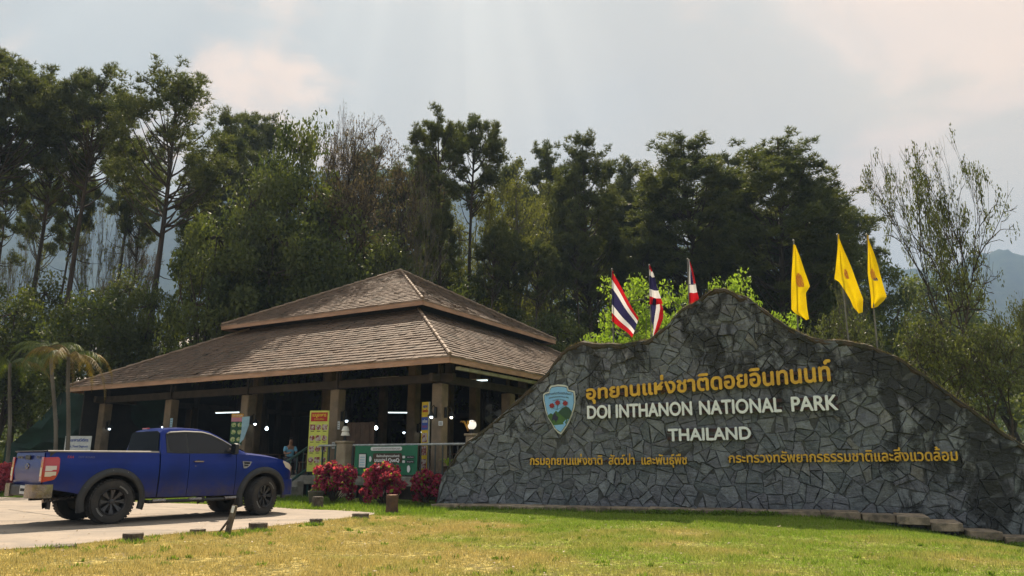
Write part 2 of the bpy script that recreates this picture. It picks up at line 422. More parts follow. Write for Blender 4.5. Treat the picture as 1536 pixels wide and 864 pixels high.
# local: x = along the wall, y = away from the camera, z = up
def stonemat(name):
    m, t, b = prin(name)
    v = pos(t, obj=False)
    a = N(t, 'ShaderNodeAttribute', attribute_name='tint')
    wn = N(t, 'ShaderNodeTexWhiteNoise', noise_dimensions='1D'); t.links.new(mathn(t, 'MULTIPLY', a.outputs['Fac'], 391.7), wn.inputs['W'])
    sp = N(t, 'ShaderNodeSeparateColor'); t.links.new(wn.outputs['Color'], sp.inputs[0])
    c = mixc(t, sp.outputs[0], (0.105, 0.128, 0.138), (0.155, 0.152, 0.185))
    c = mixc(t, smap(t, sp.outputs[1], 0.5, 1.0), c, (0.235, 0.255, 0.27))
    c = mixc(t, smap(t, sp.outputs[2], 0.93, 1.0, 0, 0.6), c, (0.27, 0.24, 0.19))
    f = noisef(t, v, 7.0, 7.0, 0.68)
    c = mixc(t, smap(t, f, 0.3, 0.7), mixc(t, 0.45, c, (0.055, 0.06, 0.064)), mixc(t, 0.25, c, (0.34, 0.37, 0.38)))
    c = mixc(t, smap(t, noisef(t, v, 17.0, 8.0, 0.8, 1.2), 0.53, 0.68, 0, 0.35), c, (0.30, 0.31, 0.31))
    c = mixc(t, smap(t, noisef(t, v, 24.0, 8.0, 0.8, 0.8), 0.55, 0.66, 0, 0.6), c, (0.03, 0.032, 0.03))
    # black water stains running down from the top, heavier at the right shoulder
    se = N(t, 'ShaderNodeSeparateXYZ'); tcn = N(t, 'ShaderNodeTexCoord'); t.links.new(v, se.inputs[0])
    st = noisef(t, pos(t, (1.3, 1.3, 0.75), False), 1.0, 7.0, 0.7, 0.6)
    hi = smap(t, se.outputs[2], 1.6, 4.3, 0.0, 0.17)
    rt = smap(t, se.outputs[0], 7.7, 9.3, 0.0, 0.17)
    k = smap(t, mathn(t, 'ADD', mathn(t, 'ADD', st, hi), rt), 0.58, 0.70, 0, 0.9)
    c = mixc(t, k, c, (0.012, 0.013, 0.012))
    t.links.new(c, b.inputs['Base Color']); b.inputs['Roughness'].default_value = 0.62; b.inputs['Specular IOR Level'].default_value = 0.45
    h = mathn(t, 'ADD', mathn(t, 'MULTIPLY', noisef(t, v, 11.0, 8.0, 0.7), 1.0), mathn(t, 'MULTIPLY', noisef(t, pos(t, (1, 1, 3), False), 4.0, 3.0), 1.0))
    bump(t, b, h, 0.9, 0.05)
    return m
m_stone = stonemat('slate_crazy_stone')
m_mortar = mat('dark_mortar', (0.095, 0.10, 0.10), 0.95, (0.06, 0.062, 0.06), 6.0, bmp=0.5, world=True)
# core of the wall behind the stones
us = [i * 0.125 for i in range(129)]
THK = 0.75
g = MB()
P = [[(u, y, z) for (y, z) in ((0.0, bot_at(u) - .3), (0.0, max(bot_at(u), top_at(u) - 0.05)), (0.10, top_at(u) + 0.02), (THK * .5, top_at(u) + 0.06), (THK - .1, top_at(u) + 0.02), (THK, top_at(u) - 0.08), (THK, bot_at(u) - .3))] for u in us]
g.grid(P); g.build('wall_core', m_mortar, wall)
# mossy, dry-grass-grown cap along the top
m_cap = mat('mossy_cap', (0.075, 0.052, 0.032), 1.0, (0.035, 0.036, 0.018), 3.0, bmp=1.0, bscale=25, world=True)
P = []
for i in range(0, 241):
    u = 0.25 + i * 0.063; z = top_at(u); nz = noise.noise((u * 3, 1, 0)) * 0.035 + noise.noise((u * 11, 5, 0)) * 0.02
    P.append([(u, y, z + dz + nz) for y, dz in ((0.0, -0.10 + 2 * nz), (-0.055, -0.04 + nz), (-0.03, 0.045), (0.3, 0.12 + nz), (0.6, 0.07), (THK + .03, 0.0), (THK + 0.01, -.05))])
g = MB(); g.grid(P); g.build('moss_cap', m_cap, wall, smooth=True)
# crazy paving: coarse cells in the plane of the wall face, each cracked into angular pieces
rnd = random.Random(11)
seeds = []
for _ in range(9000):
    u, z = rnd.uniform(-0.3, 16.2), rnd.uniform(-1.1, 5.8)
    if z > top_at(u) + 0.4 or z < bot_at(u) - 0.5: continue
    r = 0.43 * rnd.choice((0.6, 0.8, 1.0, 1.25))
    if all((u - a) ** 2 + (z - b_) ** 2 > (0.5 * (r + q)) ** 2 for a, b_, q in seeds): seeds.append((u, z, r))
SA = np.array([(a, b_) for a, b_, _ in seeds])
def clip(poly, nx, nz, d):
    out = []
    for i in range(len(poly)):
        a, b_ = poly[i], poly[(i + 1) % len(poly)]
        da, db = a[0] * nx + a[1] * nz - d, b_[0] * nx + b_[1] * nz - d
        if da <= 0: out.append(a)
        if (da < 0) != (db < 0) and da != db:
            k = da / (da - db); out.append((a[0] + (b_[0] - a[0]) * k, a[1] + (b_[1] - a[1]) * k))
    return out
def area(p): return 0.5 * abs(sum(p[i][0] * p[(i + 1) % len(p)][1] - p[(i + 1) % len(p)][0] * p[i][1] for i in range(len(p))))
def crack(pl, depth=0):
    A = area(pl)
    if depth > 3 or A < rnd.uniform(0.05, 0.16): return [pl]
    cx_, cz_ = sum(p[0] for p in pl) / len(pl), sum(p[1] for p in pl) / len(pl)
    # cut across the long way, at a slant
    sxx = sum((p[0] - cx_) ** 2 for p in pl); szz = sum((p[1] - cz_) ** 2 for p in pl); sxz = sum((p[0] - cx_) * (p[1] - cz_) for p in pl)
    th = 0.5 * math.atan2(2 * sxz, sxx - szz) + rnd.gauss(0, .45)
    nx, nz = math.cos(th), math.sin(th); d = cx_ * nx + cz_ * nz + rnd.gauss(0, .05)
    a, b_ = clip(pl, nx, nz, d - .003), clip(pl, -nx, -nz, -d - .003)
    if len(a) < 3 or len(b_) < 3 or area(a) < .012 or area(b_) < .012: return [pl]
    return crack(a, depth + 1) + crack(b_, depth + 1)
cells = []
for i, (u, z, r) in enumerate(seeds):
    d2 = ((SA - SA[i]) ** 2).sum(1); idx = np.argsort(d2)[1:20]
    pl = [(u - 1, z - 1), (u + 1, z - 1), (u + 1, z + 1), (u - 1, z + 1)]
    for j in idx:
        nx, nz = SA[j][0] - u, SA[j][1] - z; L = math.hypot(nx, nz); nx /= L; nz /= L
        wgt = 0.5 + 0.22 * (r - seeds[j][2]) / (r + seeds[j][2])
        pl = clip(pl, nx, nz, (u * nx + z * nz) + L * wgt - .003)
        if len(pl) < 3: break
    if len(pl) < 3: continue
    for pc in crack(pl):
        pl2 = [(min(max(a, 0.0), 15.9), b_) for a, b_ in pc]
        pc = [(a, max(bot_at(a) - .25, min(b_, top_at(a) + 0.02 + 0.05 * noise.noise((a * 5, 0, 2))))) for a, b_ in pl2]
        q = []
        for p in pc:
            if not q or math.hypot(p[0] - q[-1][0], p[1] - q[-1][1]) > 0.018: q.append(p)
        if len(q) > 2 and math.hypot(q[0][0] - q[-1][0], q[0][1] - q[-1][1]) < 0.018: q.pop()
        if len(q) < 3 or area(q) < 0.005: continue
        cells.append((area(q), q))
cells.sort(key=lambda c: -c[0])
def stone_geo(g, poly, k):
    rn = random.Random(k * 13 + 5)
    cx_, cz_ = sum(p[0] for p in poly) / len(poly), sum(p[1] for p in poly) / len(poly)
    n = len(poly); dep = rn.uniform(0.012, 0.055); tx, tz_ = rn.gauss(0, .10), rn.gauss(0, .10)
    # chipped outline
    pp = []
    for i in range(n):
        a, b_ = poly[i], poly[(i + 1) % n]; pp.append(a)
        L = math.hypot(b_[0] - a[0], b_[1] - a[1])
        if L > 0.13:
            f = rn.uniform(.3, .7); o_ = rn.uniform(-.022, .004); nx, nz = (b_[1] - a[1]) / L, -(b_[0] - a[0]) / L
            if nx * (a[0] - cx_) + nz * (a[1] - cz_) < 0: nx, nz = -nx, -nz
            pp.append((a[0] + (b_[0] - a[0]) * f + nx * o_, a[1] + (b_[1] - a[1]) * f + nz * o_))
    n = len(pp)
    def ring(s_, dd, j):
        out = []
        for a, b_ in pp:
            x, z = cx_ + (a - cx_) * s_, cz_ + (b_ - cz_) * s_
            out.append((x, -dd - (tx * (x - cx_) + tz_ * (z - cz_)) * (dd > 0) + rn.uniform(-j, j), z))
        return out
    sz = math.sqrt(max(area(pp), .01))
    vs = ring(1.0, 0.0, 0) + ring(1.0, dep * .7, 0.003) + ring(1 - 0.022 / sz, dep, 0.004)
    fs = [(i, (i + 1) % n, n + (i + 1) % n, n + i) for i in range(n)] + [(n + i, n + (i + 1) % n, 2 * n + (i + 1) % n, 2 * n + i) for i in range(n)]
    vs.append((cx_, -dep - rn.uniform(-.004, .008), cz_)); fs += [(2 * n + i, 2 * n + (i + 1) % n, 3 * n) for i in range(n)]
    g.add(vs, fs, (k * 0.618034) % 1.0)
vis = [c for c in cells if sum(p[0] for p in c[1]) / len(c[1]) < 14.4]
rest = [c for c in cells if c not in vis]
for k, (a, pl) in enumerate(vis[:298]):
    g = MB(); stone_geo(g, pl, k); g.build('stone', m_stone, wall, recalc=False)
g = MB()
for k, (a, pl) in enumerate(vis[298:] + rest): stone_geo(g, pl, k + 400)
tag(g.build('small_stones', m_stone, wall, recalc=False), kind='stuff')
print('stones', len(cells), len(vis))

# raised letters on dark rails
m_gold = mat('gold_letter_paint', (0.80, 0.47, 0.03), 0.42, (0.62, 0.35, 0.025), 6.0, world=True)
m_white = mat('white_letter_paint', (0.88, 0.92, 0.90), 0.45, (0.82, 0.86, 0.84), 5.0, world=True)
m_rail = mat('brown_rail', (0.055, 0.02, 0.016), 0.7, (0.03, 0.012, 0.01), 5.0, world=True)
def text_mesh(s, size=1.0, ext=0.02):
    c = bpy.data.curves.new('letters', 'FONT'); c.body = s; c.size = size; c.extrude = ext; c.resolution_u = 4
    o = bpy.data.objects.new('letters', c); C.objects.link(o)
    bpy.context.view_layer.update()
    me = bpy.data.meshes.new_from_object(o.evaluated_get(bpy.context.evaluated_depsgraph_get()))
    bpy.data.objects.remove(o); bpy.data.curves.remove(c)
    vs = [tuple(v.co) for v in me.vertices]; fs = [tuple(p.vertices) for p in me.polygons]
    bpy.data.meshes.remove(me)
    # weld and split into islands
    key = {}; rm = []
    for p in vs:
        k = (round(p[0], 4), round(p[1], 4), round(p[2], 4)); rm.append(key.setdefault(k, len(key)))
    W = [None] * len(key)
    for p, i in zip(vs, rm): W[i] = p
    par = list(range(len(W)))
    def fd(a):
        while par[a] != a: par[a] = par[par[a]]; a = par[a]
        return a
    F2 = []
    for f in fs:
        f = [rm[i] for i in f]; f = [x for i, x in enumerate(f) if x != f[i - 1]]
        if len(f) < 3: continue
        F2.append(f)
        for x in f[1:]: par[fd(x)] = fd(f[0])
    groups = {}
    for f in F2: groups.setdefault(fd(f[0]), []).append(f)
    out = []
    for fl in groups.values():
        ids = sorted({i for f in fl for i in f}); mp = {i: k for k, i in enumerate(ids)}
        out.append(([W[i] for i in ids], [tuple(mp[i] for i in f) for f in fl]))
    out.sort(key=lambda q: min(p[0] for p in q[0]))
    return out
def line(name, s, u0, z0, u1, z1, h0, h1, m, parent, capref, y=-0.13, bold=0.0, split=True, ext=0.02, part='letter', label=None, rails=None):
    """set a line of letters between (u0, z0) and (u1, z1); h0 -> h1 is the height of the reference glyph body"""
    isl = text_mesh(s, 1.0, 0.02)
    xs = [p[0] for q in isl for p in q[0]]; x0, x1 = min(xs), max(xs)
    def f(p, dx=0, dy=0, dz=0):
        k = (p[0] - x0) / (x1 - x0); h = (h0 + (h1 - h0) * k) / capref
        return (u0 + (u1 - u0) * k + dx, y - p[2] / 0.02 * ext - dz, z0 + (z1 - z0) * k + p[1] * h + dy)
    root = MB()
    if rails:
        for fz, th in rails:
            zz0, zz1 = z0 + h0 * fz, z1 + h1 * fz
            root.add([(u0 - .03, y + .0, zz0), (u1 + .03, y + .0, zz1), (u1 + .03, y + .03, zz1), (u0 - .03, y + .03, zz0), (u0 - .03, y + .0, zz0 + th), (u1 + .03, y + .0, zz1 + th), (u1 + .03, y + .03, zz1 + th), (u0 - .03, y + .03, zz0 + th)],
                     [(0, 1, 5, 4), (1, 2, 6, 5), (2, 3, 7, 6), (3, 0, 4, 7), (4, 5, 6, 7), (3, 2, 1, 0)])
        n = max(2, int((u1 - u0) / 1.0))
        for i in range(n + 1):
            uu = u0 + (u1 - u0) * i / n; zz = z0 + (z1 - z0) * i / n + h0 * rails[0][0]
            root.box((uu, y + .065, zz + .04), (0.05, 0.09, 0.05))
        r = root.build(name, m_rail, parent)
    else:
        r = None
    if label and r: r['label'] = label
    for vs, fs in isl:
        lo_, hi_ = min(p[1] for p in vs), max(p[1] for p in vs)
        if lo_ > .82 * capref and hi_ > 1.1 * capref and m is m_gold: vs = [(p[0], p[1] + .045, p[2]) for p in vs]
        g = MB(); offs = [(0, 0, 0)]
        if bold: offs = [(0, 0, 0), (bold, 0, .0008), (-bold, 0, .0016), (0, bold, .0024), (0, -bold, .0032)]
        for dx, dy, dz in offs: g.add([f(p, dx, dy, dz) for p in vs], fs)
        g.build(part, m, r if r else parent, recalc=False)
    return r
CAP = 0.72   # cap height of the font at size 1, measured below
_q = text_mesh('H'); CAP = max(p[1] for p in _q[0][0]) - min(p[1] for p in _q[0][0])
_q = text_mesh('ท'); THB = max(p[1] for p in _q[0][0]) - min(0, min(p[1] for p in _q[0][0]))
print('cap', CAP, THB)
line('lettering', 'อุทยานแห่งชาติดอยอินทนนท์', 4.25, 2.80, 10.2, 3.10, 0.255, 0.345, m_gold, wall, THB, bold=0.016, ext=0.025, label='gold Thai words in the top row, getting larger to the right', rails=[(0.12, 0.07), (0.62, 0.07)])
wr = None
for (wd_, pa, pb, ha, hb) in (('DOI', 883, 916.6, .315, .32), ('INTHANON', 925.8, 1038.4, .32, .325), ('NATIONAL', 1050.3, 1172, .325, .33), ('PARK', 1188, 1256.5, .33, .34)):
    ua, _ = on_line(WALL0, wdir, pa, 620); ub, _ = on_line(WALL0, wdir, pb, 620)
    za = 2.30 + (ua - 4.26) * 0.0185; zb = 2.30 + (ub - 4.26) * 0.0185
    line('lettering', wd_, ua, za, ub, zb, ha, hb, m_white, wall, CAP, bold=0.012, ext=0.025, label='white capital letters of the word %s' % wd_, rails=[(0.08, 0.085), (0.68, 0.085)])
line('lettering', 'THAILAND', 6.31, 1.715, 8.27, 1.745, 0.285, 0.29, m_white, wall, CAP, bold=0.012, ext=0.025, label='white capital letters of the word THAILAND', rails=[(0.08, 0.08), (0.68, 0.08)])
line('lettering', 'กรมอุทยานแห่งชาติ  สัตว์ป่า  และพันธุ์พืช', 2.69, 1.13, 6.72, 1.15, 0.165, 0.165, m_gold, wall, THB, bold=0.006, ext=0.015, y=-0.10, label='small gold Thai words in the lower left row', rails=[(0.35, 0.03)])
line('lettering', 'กระทรวงทรัพยากรธรรมชาติและสิ่งแวดล้อม', 7.73, 1.19, 12.65, 1.24, 0.165, 0.195, m_gold, wall, THB, bold=0.006, ext=0.015, y=-0.10, label='small gold Thai words in the lower right row', rails=[(0.35, 0.03)])

# shield emblem
EM = [(.0, 1.31), (.30, 1.30), (.36, 1.20), (.40, 1.10), (.52, 1.10), (.60, 1.06), (.62, .93), (.63, .83), (.56, .62), (.50, .45), (.40, .28), (.28, .12), (.10, 0.0)]
em_px = [(326, 148), (375, 152), (420, 158), (455, 172), (462, 218), (500, 228), (540, 238), (548, 290), (550, 370), (532, 460), (505, 540), (470, 620), (430, 690), (392, 740), (358, 782), (320, 760), (275, 710), (240, 640), (200, 580), (170, 500), (150, 410), (138, 340), (135, 270), (160, 250), (210, 240), (216, 190), (240, 160), (285, 155)]
def ems(p): return (3.06 + (p[0] - 135) / 415 * 0.88, 1.90 + (782 - p[1]) / 634 * 1.31)
m_shield = mat('shield_rim_white', (0.68, 0.70, 0.62), 0.5, (0.5, 0.52, 0.46), 8.0)
m_sky = mat('shield_light_blue', (0.22, 0.48, 0.78), 0.45, (0.25, 0.52, 0.80), 4.0)
m_g1 = mat('shield_dark_green', (0.02, 0.075, 0.035), 0.5); m_g2 = mat('shield_green', (0.06, 0.16, 0.03), 0.5)
m_redf = mat('shield_red', (0.33, 0.02, 0.02), 0.5); m_ink = mat('shield_ink', (0.02, 0.02, 0.05), 0.5)
wallf = lambda a, b_, t: (a, t, b_)
g = MB(); g.prism([ems(p) for p in em_px], -0.06, -0.12, wallf); em = g.build('emblem', m_shield, wall)
em['label'] = 'light blue shield emblem with red flowers above green hills'
cxe, cze = 3.5, 2.6
def layer(pts, t0, m, name, s_=1.0):
    g = MB(); g.prism([(cxe + (a - cxe) * s_, cze + (b_ - cze) * s_) for a, b_ in [ems(p) for p in pts]], t0 + .004, t0, wallf); return g.build(name, m, em)
layer(em_px, -0.1265, m_ink, 'rim_line', 0.925); layer(em_px, -0.131, m_sky, 'field', 0.90)
layer([(190, 545), (235, 512), (262, 530), (300, 482), (350, 520), (440, 590), (450, 600), (425, 660), (265, 665), (235, 615)], -0.1355, m_g2, 'near_hill')
layer([(330, 505), (380, 450), (430, 430), (470, 450), (498, 490), (500, 520), (470, 592), (430, 590)], -0.140, m_g1, 'far_hill')
layer([(275, 665), (400, 655), (392, 635), (425, 600), (432, 605), (415, 632), (428, 660), (360, 752), (300, 710)], -0.1445, m_sky, 'stream')
layer([(250, 590), (262, 550), (280, 520), (290, 500), (305, 545), (330, 560), (325, 600), (312, 605), (300, 640), (292, 605), (270, 590), (255, 615)], -0.149, m_ink, 'animal_silhouette')
for fx, fy in ((252, 418), (325, 382), (424, 392)):
    pts = [(fx + (38 if k % 2 else 27) * math.cos(k * math.pi / 7), fy + (36 if k % 2 else 26) * math.sin(k * math.pi / 7)) for k in range(14)]
    layer(pts, -0.153, m_redf, 'flower')
    layer([(fx - 3, fy + 25), (fx + 3, fy + 25), (318, 470), (312, 470)], -0.1375, m_g1, 'flower_stem')
for s, r_, sz_, yy in (('อุทยานแห่งชาติดอยอินทนนท์', 250, 44, 262), ('DOI INTHANON NATIONAL PARK', 230, 24, 300), ('THE ROOF OF SIAM', 180, 20, 335)):
    isl = text_mesh(s, 1.0, 0.002); xs = [p[0] for q in isl for p in q[0]]; x0, x1 = min(xs), max(xs)
    wid = {262: 330, 300: 255, 335: 160}[yy]
    g = MB()
    for vs, fs in isl:
        out = []
        for p in vs:
            k = (p[0] - x0) / (x1 - x0) - .5
            q = ems((340 + k * wid, yy + k * k * 70 - p[1] * sz_ + 14)); out.append((q[0], -0.134 - p[2], q[1]))
        g.add(out, fs)
    g.build('emblem_words', m_ink, em, recalc=False)

# ------------------------------------------------------------------ slabs along the foot of the wall
edging = empty('stone_edging', WALL0, WYAW, 'low row of pale slabs stepping down along the foot of the wall', 'edging')
m_slab = mat('pale_stone_slab', (0.38, 0.29, 0.20), 0.9, (0.15, 0.12, 0.085), 4.5, bmp=0.9, bscale=18, tint=0.5, world=True)
u = 0.15; k = 0
rn = random.Random(4)
while u < 13.9:
    L = rn.uniform(0.65, 1.15)
    if u > 10.9: L = 0.62
    zt = 0.14
    if u > 10.4: zt = 0.10
    if u > 11.2: zt = -0.02
    if u > 12.1: zt = -0.16
    if u > 13.0: zt = -0.26
    if u > 11.0: dy = -0.62 - 0.25 * (u > 12.05) 
    else: dy = -0.42
    g = MB(); M = Matrix.Translation((u + L / 2, dy + rn.uniform(-.05, .05), zt - 0.10)) @ Matrix.Rotation(rn.uniform(-.05, .05), 4, 'Z') @ Matrix.Rotation(rn.uniform(-.025, .025), 4, 'Y') @ Matrix.Rotation(rn.uniform(-.02, .03), 4, 'X')
    g.box((0, 0, 0), (L - 0.02, 0.58 if u < 11 else 0.85, 0.17), m=M, ch=0.012, tint=rn.random()); g.build('slab', m_slab, edging)
    u += L; k += 1

# dry grass growing on the cap of the wall
rngc = np.random.default_rng(12); V = []; T = []
for k in range(5200):
    u = rngc.uniform(3.3, 15.2); y = rngc.uniform(-.04, .45); z = top_at(u) + .03 + .05 * (y > .1); n_ = noise.noise((u * 1.7, 0, 7)); h_ = rngc.uniform(.015, .06) * (1 + 1.2 * max(0, n_)); a = rngc.uniform(0, 6.28); l_ = rngc.uniform(0, 1) * h_; c_ = rngc.uniform(0, 6.28)
    V += [(u - math.cos(a) * .006, y - math.sin(a) * .006, z), (u + math.cos(a) * .006, y + math.sin(a) * .006, z), (u + math.cos(c_) * l_, y + math.sin(c_) * l_, z + h_)]; T.append(rngc.random())
V = np.array(V); o = obj('cap_grass', nmesh('cap_grass', V, np.arange(len(V)).reshape(-1, 3), T), leafmat('dry_cap_grass', (.07, .055, .03), (.19, .14, .07), .3), wall); tag(o, kind='stuff')
# ------------------------------------------------------------------ pavilion.  local x runs along the right-hand eave, y along the left-hand eave, z up
E0 = Vector((-1.93, 22.86, 0)); PYAW = R(60.2)
dA = (-math.sin(PYAW), math.cos(PYAW))      # along the long eave, away to the left
dB = (math.cos(PYAW), math.sin(PYAW))       # along the short-looking eave, away to the right
LP = 20.6; FLOOR = 0.74; ZE = 4.42; SL = 0.551
pav = empty('pavilion', E0, PYAW, 'open-sided restaurant pavilion with a two-tiered brown shingle roof beyond the pickup truck', 'pavilion')
m_shingle, t, b = prin('brown_shingles')
a_ = N(t, 'ShaderNodeAttribute', attribute_name='tint')
wn = N(t, 'ShaderNodeTexWhiteNoise', noise_dimensions='1D'); t.links.new(mathn(t, 'MULTIPLY', a_.outputs['Fac'], 377.3), wn.inputs['W'])
c = mixc(t, wn.outputs['Value'], (0.125, 0.08, 0.055), (0.175, 0.118, 0.082))
v = pos(t, obj=False)
c = mixc(t, smap(t, noisef(t, v, 1.2, 6.0, 0.65), 0.45, 0.7, 0, 0.7), c, (0.07, 0.06, 0.045))
c = mixc(t, smap(t, noisef(t, v, 9.0, 6.0, 0.65), 0.5, 0.8, 0, 0.4), c, (0.25, 0.18, 0.13))
t.links.new(c, b.inputs['Base Color']); b.inputs['Roughness'].default_value = 0.8; b.inputs['Specular IOR Level'].default_value = 0.3
bump(t, b, noisef(t, v, 30.0), 0.4, 0.01)
m_fascia = mat('tan_fascia_board', (0.52, 0.30, 0.19), 0.7, (0.36, 0.21, 0.135), 1.2, bmp=0.2, world=True, stretch=(1, 1, 6))
m_hip = mat('tan_hip_cap', (0.33, 0.235, 0.165), 0.75, (0.22, 0.155, 0.11), 3.0, bmp=0.2, world=True)
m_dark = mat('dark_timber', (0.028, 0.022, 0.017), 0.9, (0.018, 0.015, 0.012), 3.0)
m_col = mat('tan_column_render', (0.26, 0.19, 0.125), 0.8, (0.16, 0.12, 0.08), 1.6, bmp=0.15, world=True)
m_floor = mat('dark_concrete_floor', (0.07, 0.062, 0.052), 0.85, (0.04, 0.036, 0.03), 1.5)
m_conc = mat('weathered_concrete', (0.27, 0.25, 0.215), 0.9, (0.12, 0.12, 0.095), 2.2, bmp=0.35, world=True)
m_beam = mat('brown_beam', (0.07, 0.05, 0.037), 0.85, (0.045, 0.033, 0.025), 2.5, world=True)
m_steel = mat('grey_painted_steel', (0.05, 0.055, 0.055), 0.5, (0.03, 0.03, 0.03), 6.0, world=True)
m_green = mat('dark_green_railing', (0.025, 0.075, 0.065), 0.5, (0.015, 0.045, 0.04), 5.0, world=True)
m_black = mat('black_iron', (0.012, 0.012, 0.012), 0.5)

def tier(s0, s1, z0, seed, nm):
    """hipped square roof tier: eave inset s0 at z0 rising to inset s1"""
    rt = MB(); z1 = z0 + (s1 - s0) * SL; Q = LP
    lo = [(s0, s0), (Q - s0, s0), (Q - s0, Q - s0), (s0, Q - s0)]; hi = [(s1, s1), (Q - s1, s1), (Q - s1, Q - s1), (s1, Q - s1)]
    vs = [(*p, z0 - 0.03) for p in lo] + [(*p, z1 - 0.03) for p in hi] + [(*p, z0 - 0.12) for p in lo] + [(*p, z1 - 0.12) for p in hi]
    fs = []
    for i in range(4):
        j = (i + 1) % 4; fs += [(i, j, 4 + j, 4 + i), (8 + j, 8 + i, 12 + i, 12 + j), (i, 8 + i, 8 + j, j)]
    fs.append((4, 5, 6, 7)); fs.append((15, 14, 13, 12))
    rt.add(vs, fs); roof = rt.build(nm, m_dark, pav)
    g = MB(); rn = random.Random(seed)
    run = 0.235; n = int((s1 - s0) / run)
    ca = math.cos(math.atan(SL)); 
    for k in range(n + 1):
        i0 = s0 + k * run - 0.05; i1 = min(i0 + run * 1.18, s1)
        zz0, zz1 = z0 + (i0 - s0) * SL + 0.035, z0 + (i1 - s0) * SL - 0.002
        if i1 - i0 < .05: continue
        for side in range(4):
            a = i0; e = Q - i0; pp = a - rn.uniform(0, .3)
            while pp < e:
                wd = 0.30 * rn.uniform(.92, 1.08); q0, q1 = max(pp, i0), min(pp + wd - 0.012, e)
                if q1 - q0 > 0.03:
                    j = rn.uniform(-.006, .012); dr = rn.gauss(0, .013) - (.05 if rn.random() < .012 else 0)
                    r0, r1 = max(q0, i1), min(q1, Q - i1)
                    if r1 < r0: r0 = r1 = (q0 + q1) / 2 if not (q1 < i1) else q1
                    if q1 <= i1: r0 = r1 = q1
                    if q0 >= Q - i1: r0 = r1 = q0
                    pts = [(q0, i0 + dr, zz0 + j), (q1, i0 + dr, zz0 + j), (r1, i1, zz1), (r0, i1, zz1), (q0, i0 + dr, zz0 + j - 0.035), (q1, i0 + dr, zz0 + j - 0.035)]
                    if side == 0: M = lambda x, y, z: (x, y, z)
                    elif side == 1: M = lambda x, y, z: (Q - y, x, z)
                    elif side == 2: M = lambda x, y, z: (Q - x, Q - y, z)
                    else: M = lambda x, y, z: (y, Q - x, z)
                    fs = [(0, 1, 2, 3), (4, 5, 1, 0)] if abs(r1 - r0) > 1e-5 else [(0, 1, 2), (4, 5, 1, 0)]
                    g.add([M(*p) for p in pts], fs, rn.random())
                pp += wd
    tag(g.build('shingles', m_shingle, roof, recalc=False), kind='stuff')
    # hip caps in overlapping lengths
    for sx, sy in ((0, 0), (1, 0), (1, 1), (0, 1)):
        g = MB(); L = (s1 - s0); nn = int(L / 0.42)
        for k in range(nn + 1):
            f0 = s0 + L * k / (nn + 1) - 0.02; f1 = s0 + L * (k + 1) / (nn + 1) + 0.02
            p0 = Vector((Q - f0 if sx else f0, Q - f0 if sy else f0, z0 + (f0 - s0) * SL + 0.065)); p1 = Vector((Q - f1 if sx else f1, Q - f1 if sy else f1, z0 + (f1 - s0) * SL + 0.045))
            g.tube([p0, p1], [0.062, 0.052], 7)
        g.build('hip_cap', m_hip, roof)
    for i in range(4):
        p, q = Vector((*lo[i], 0)), Vector((*lo[(i + 1) % 4], 0)); mid = (p + q) / 2; d = (q - p).normalized()
        out = Vector((d.y, -d.x, 0)) * 0.02
        g = MB(); L = (q - p).length; nb = 5
        for k in range(nb):
            cc = p + d * (L * (k + .5) / nb) + out
            g.box((cc.x, cc.y, z0 - 0.125 + (k % 2) * 0.003), (L / nb - 0.006 if k not in (0, nb - 1) else L / nb + 0.02, 0.035 + (k % 2) * 0.003, 0.22), rz=math.atan2(d.y, d.x), ch=0.006)
        fb = g.build('fascia_board', m_fascia, roof)
        g = MB(); cc = mid + out * 1.9
        g.box((cc.x, cc.y, z0 - 0.03), (L + .09, 0.03, 0.06), rz=math.atan2(d.y, d.x)); g.build('eave_trim', m_hip, roof)
    return roof
low = tier(0.0, 5.35, ZE, 3, 'roof')
up = tier(4.4, LP / 2 - 0.02, 7.50, 5, 'roof')
g = MB()
for i, (cx_, cy_, dx, dy) in enumerate(((LP / 2, 5.3, LP - 10.5, .1), (LP / 2, LP - 5.3, LP - 10.5, .1), (5.3, LP / 2, .1, LP - 10.7), (LP - 5.3, LP / 2, .1, LP - 10.7))):
    g.box((cx_, cy_, 7.55), (dx, dy, 0.85))
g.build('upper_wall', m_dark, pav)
# ridge finial cap
g = MB(); g.lathe([(0.16, 10.7), (0.15, 10.78), (0.05, 10.84), (0.0, 10.86)], (LP / 2, LP / 2, 0), 10); g.build('apex_cap', m_hip, pav)
# lightning cable / white gutter seen under the right-hand eave
g = MB(); g.box((4.6, 0.25, ZE - 0.30), (7.6, 0.16, 0.10), ch=0.01); g.build('gutter', mat('white_gutter', (0.62, 0.6, 0.56), 0.5, (0.45, 0.42, 0.38), 2.0, world=True), pav)
CP = [1.15, 5.6, 10.2, 14.8, 19.4]
ZB = 3.72
for ib, bx_ in enumerate(CP):
    for ia, ay in enumerate(CP):
        if ib in (2,) and ia in (2,): continue
        inner = 0 < ib < 4 and 0 < ia < 4
        g = MB(); top = ZB - 0.02 if not inner else 6.6
        g.box((bx_, ay, (FLOOR + top) / 2), (0.40, 0.40, top - FLOOR), ch=0.03)
        col = g.build('column', m_col, pav)
        if ib == 0 or ia == 0:
            g = MB(); g.box((bx_, ay, FLOOR + 0.10), (0.46, 0.46, 0.20), ch=0.02); g.build('plinth', m_col, col)
            g = MB()
            for q in (-.12, .12): g.box((bx_ + q, ay + q * .3, ZB + 0.28), (0.07, 0.07, 0.62))
            g.build('bracket', m_beam, col)
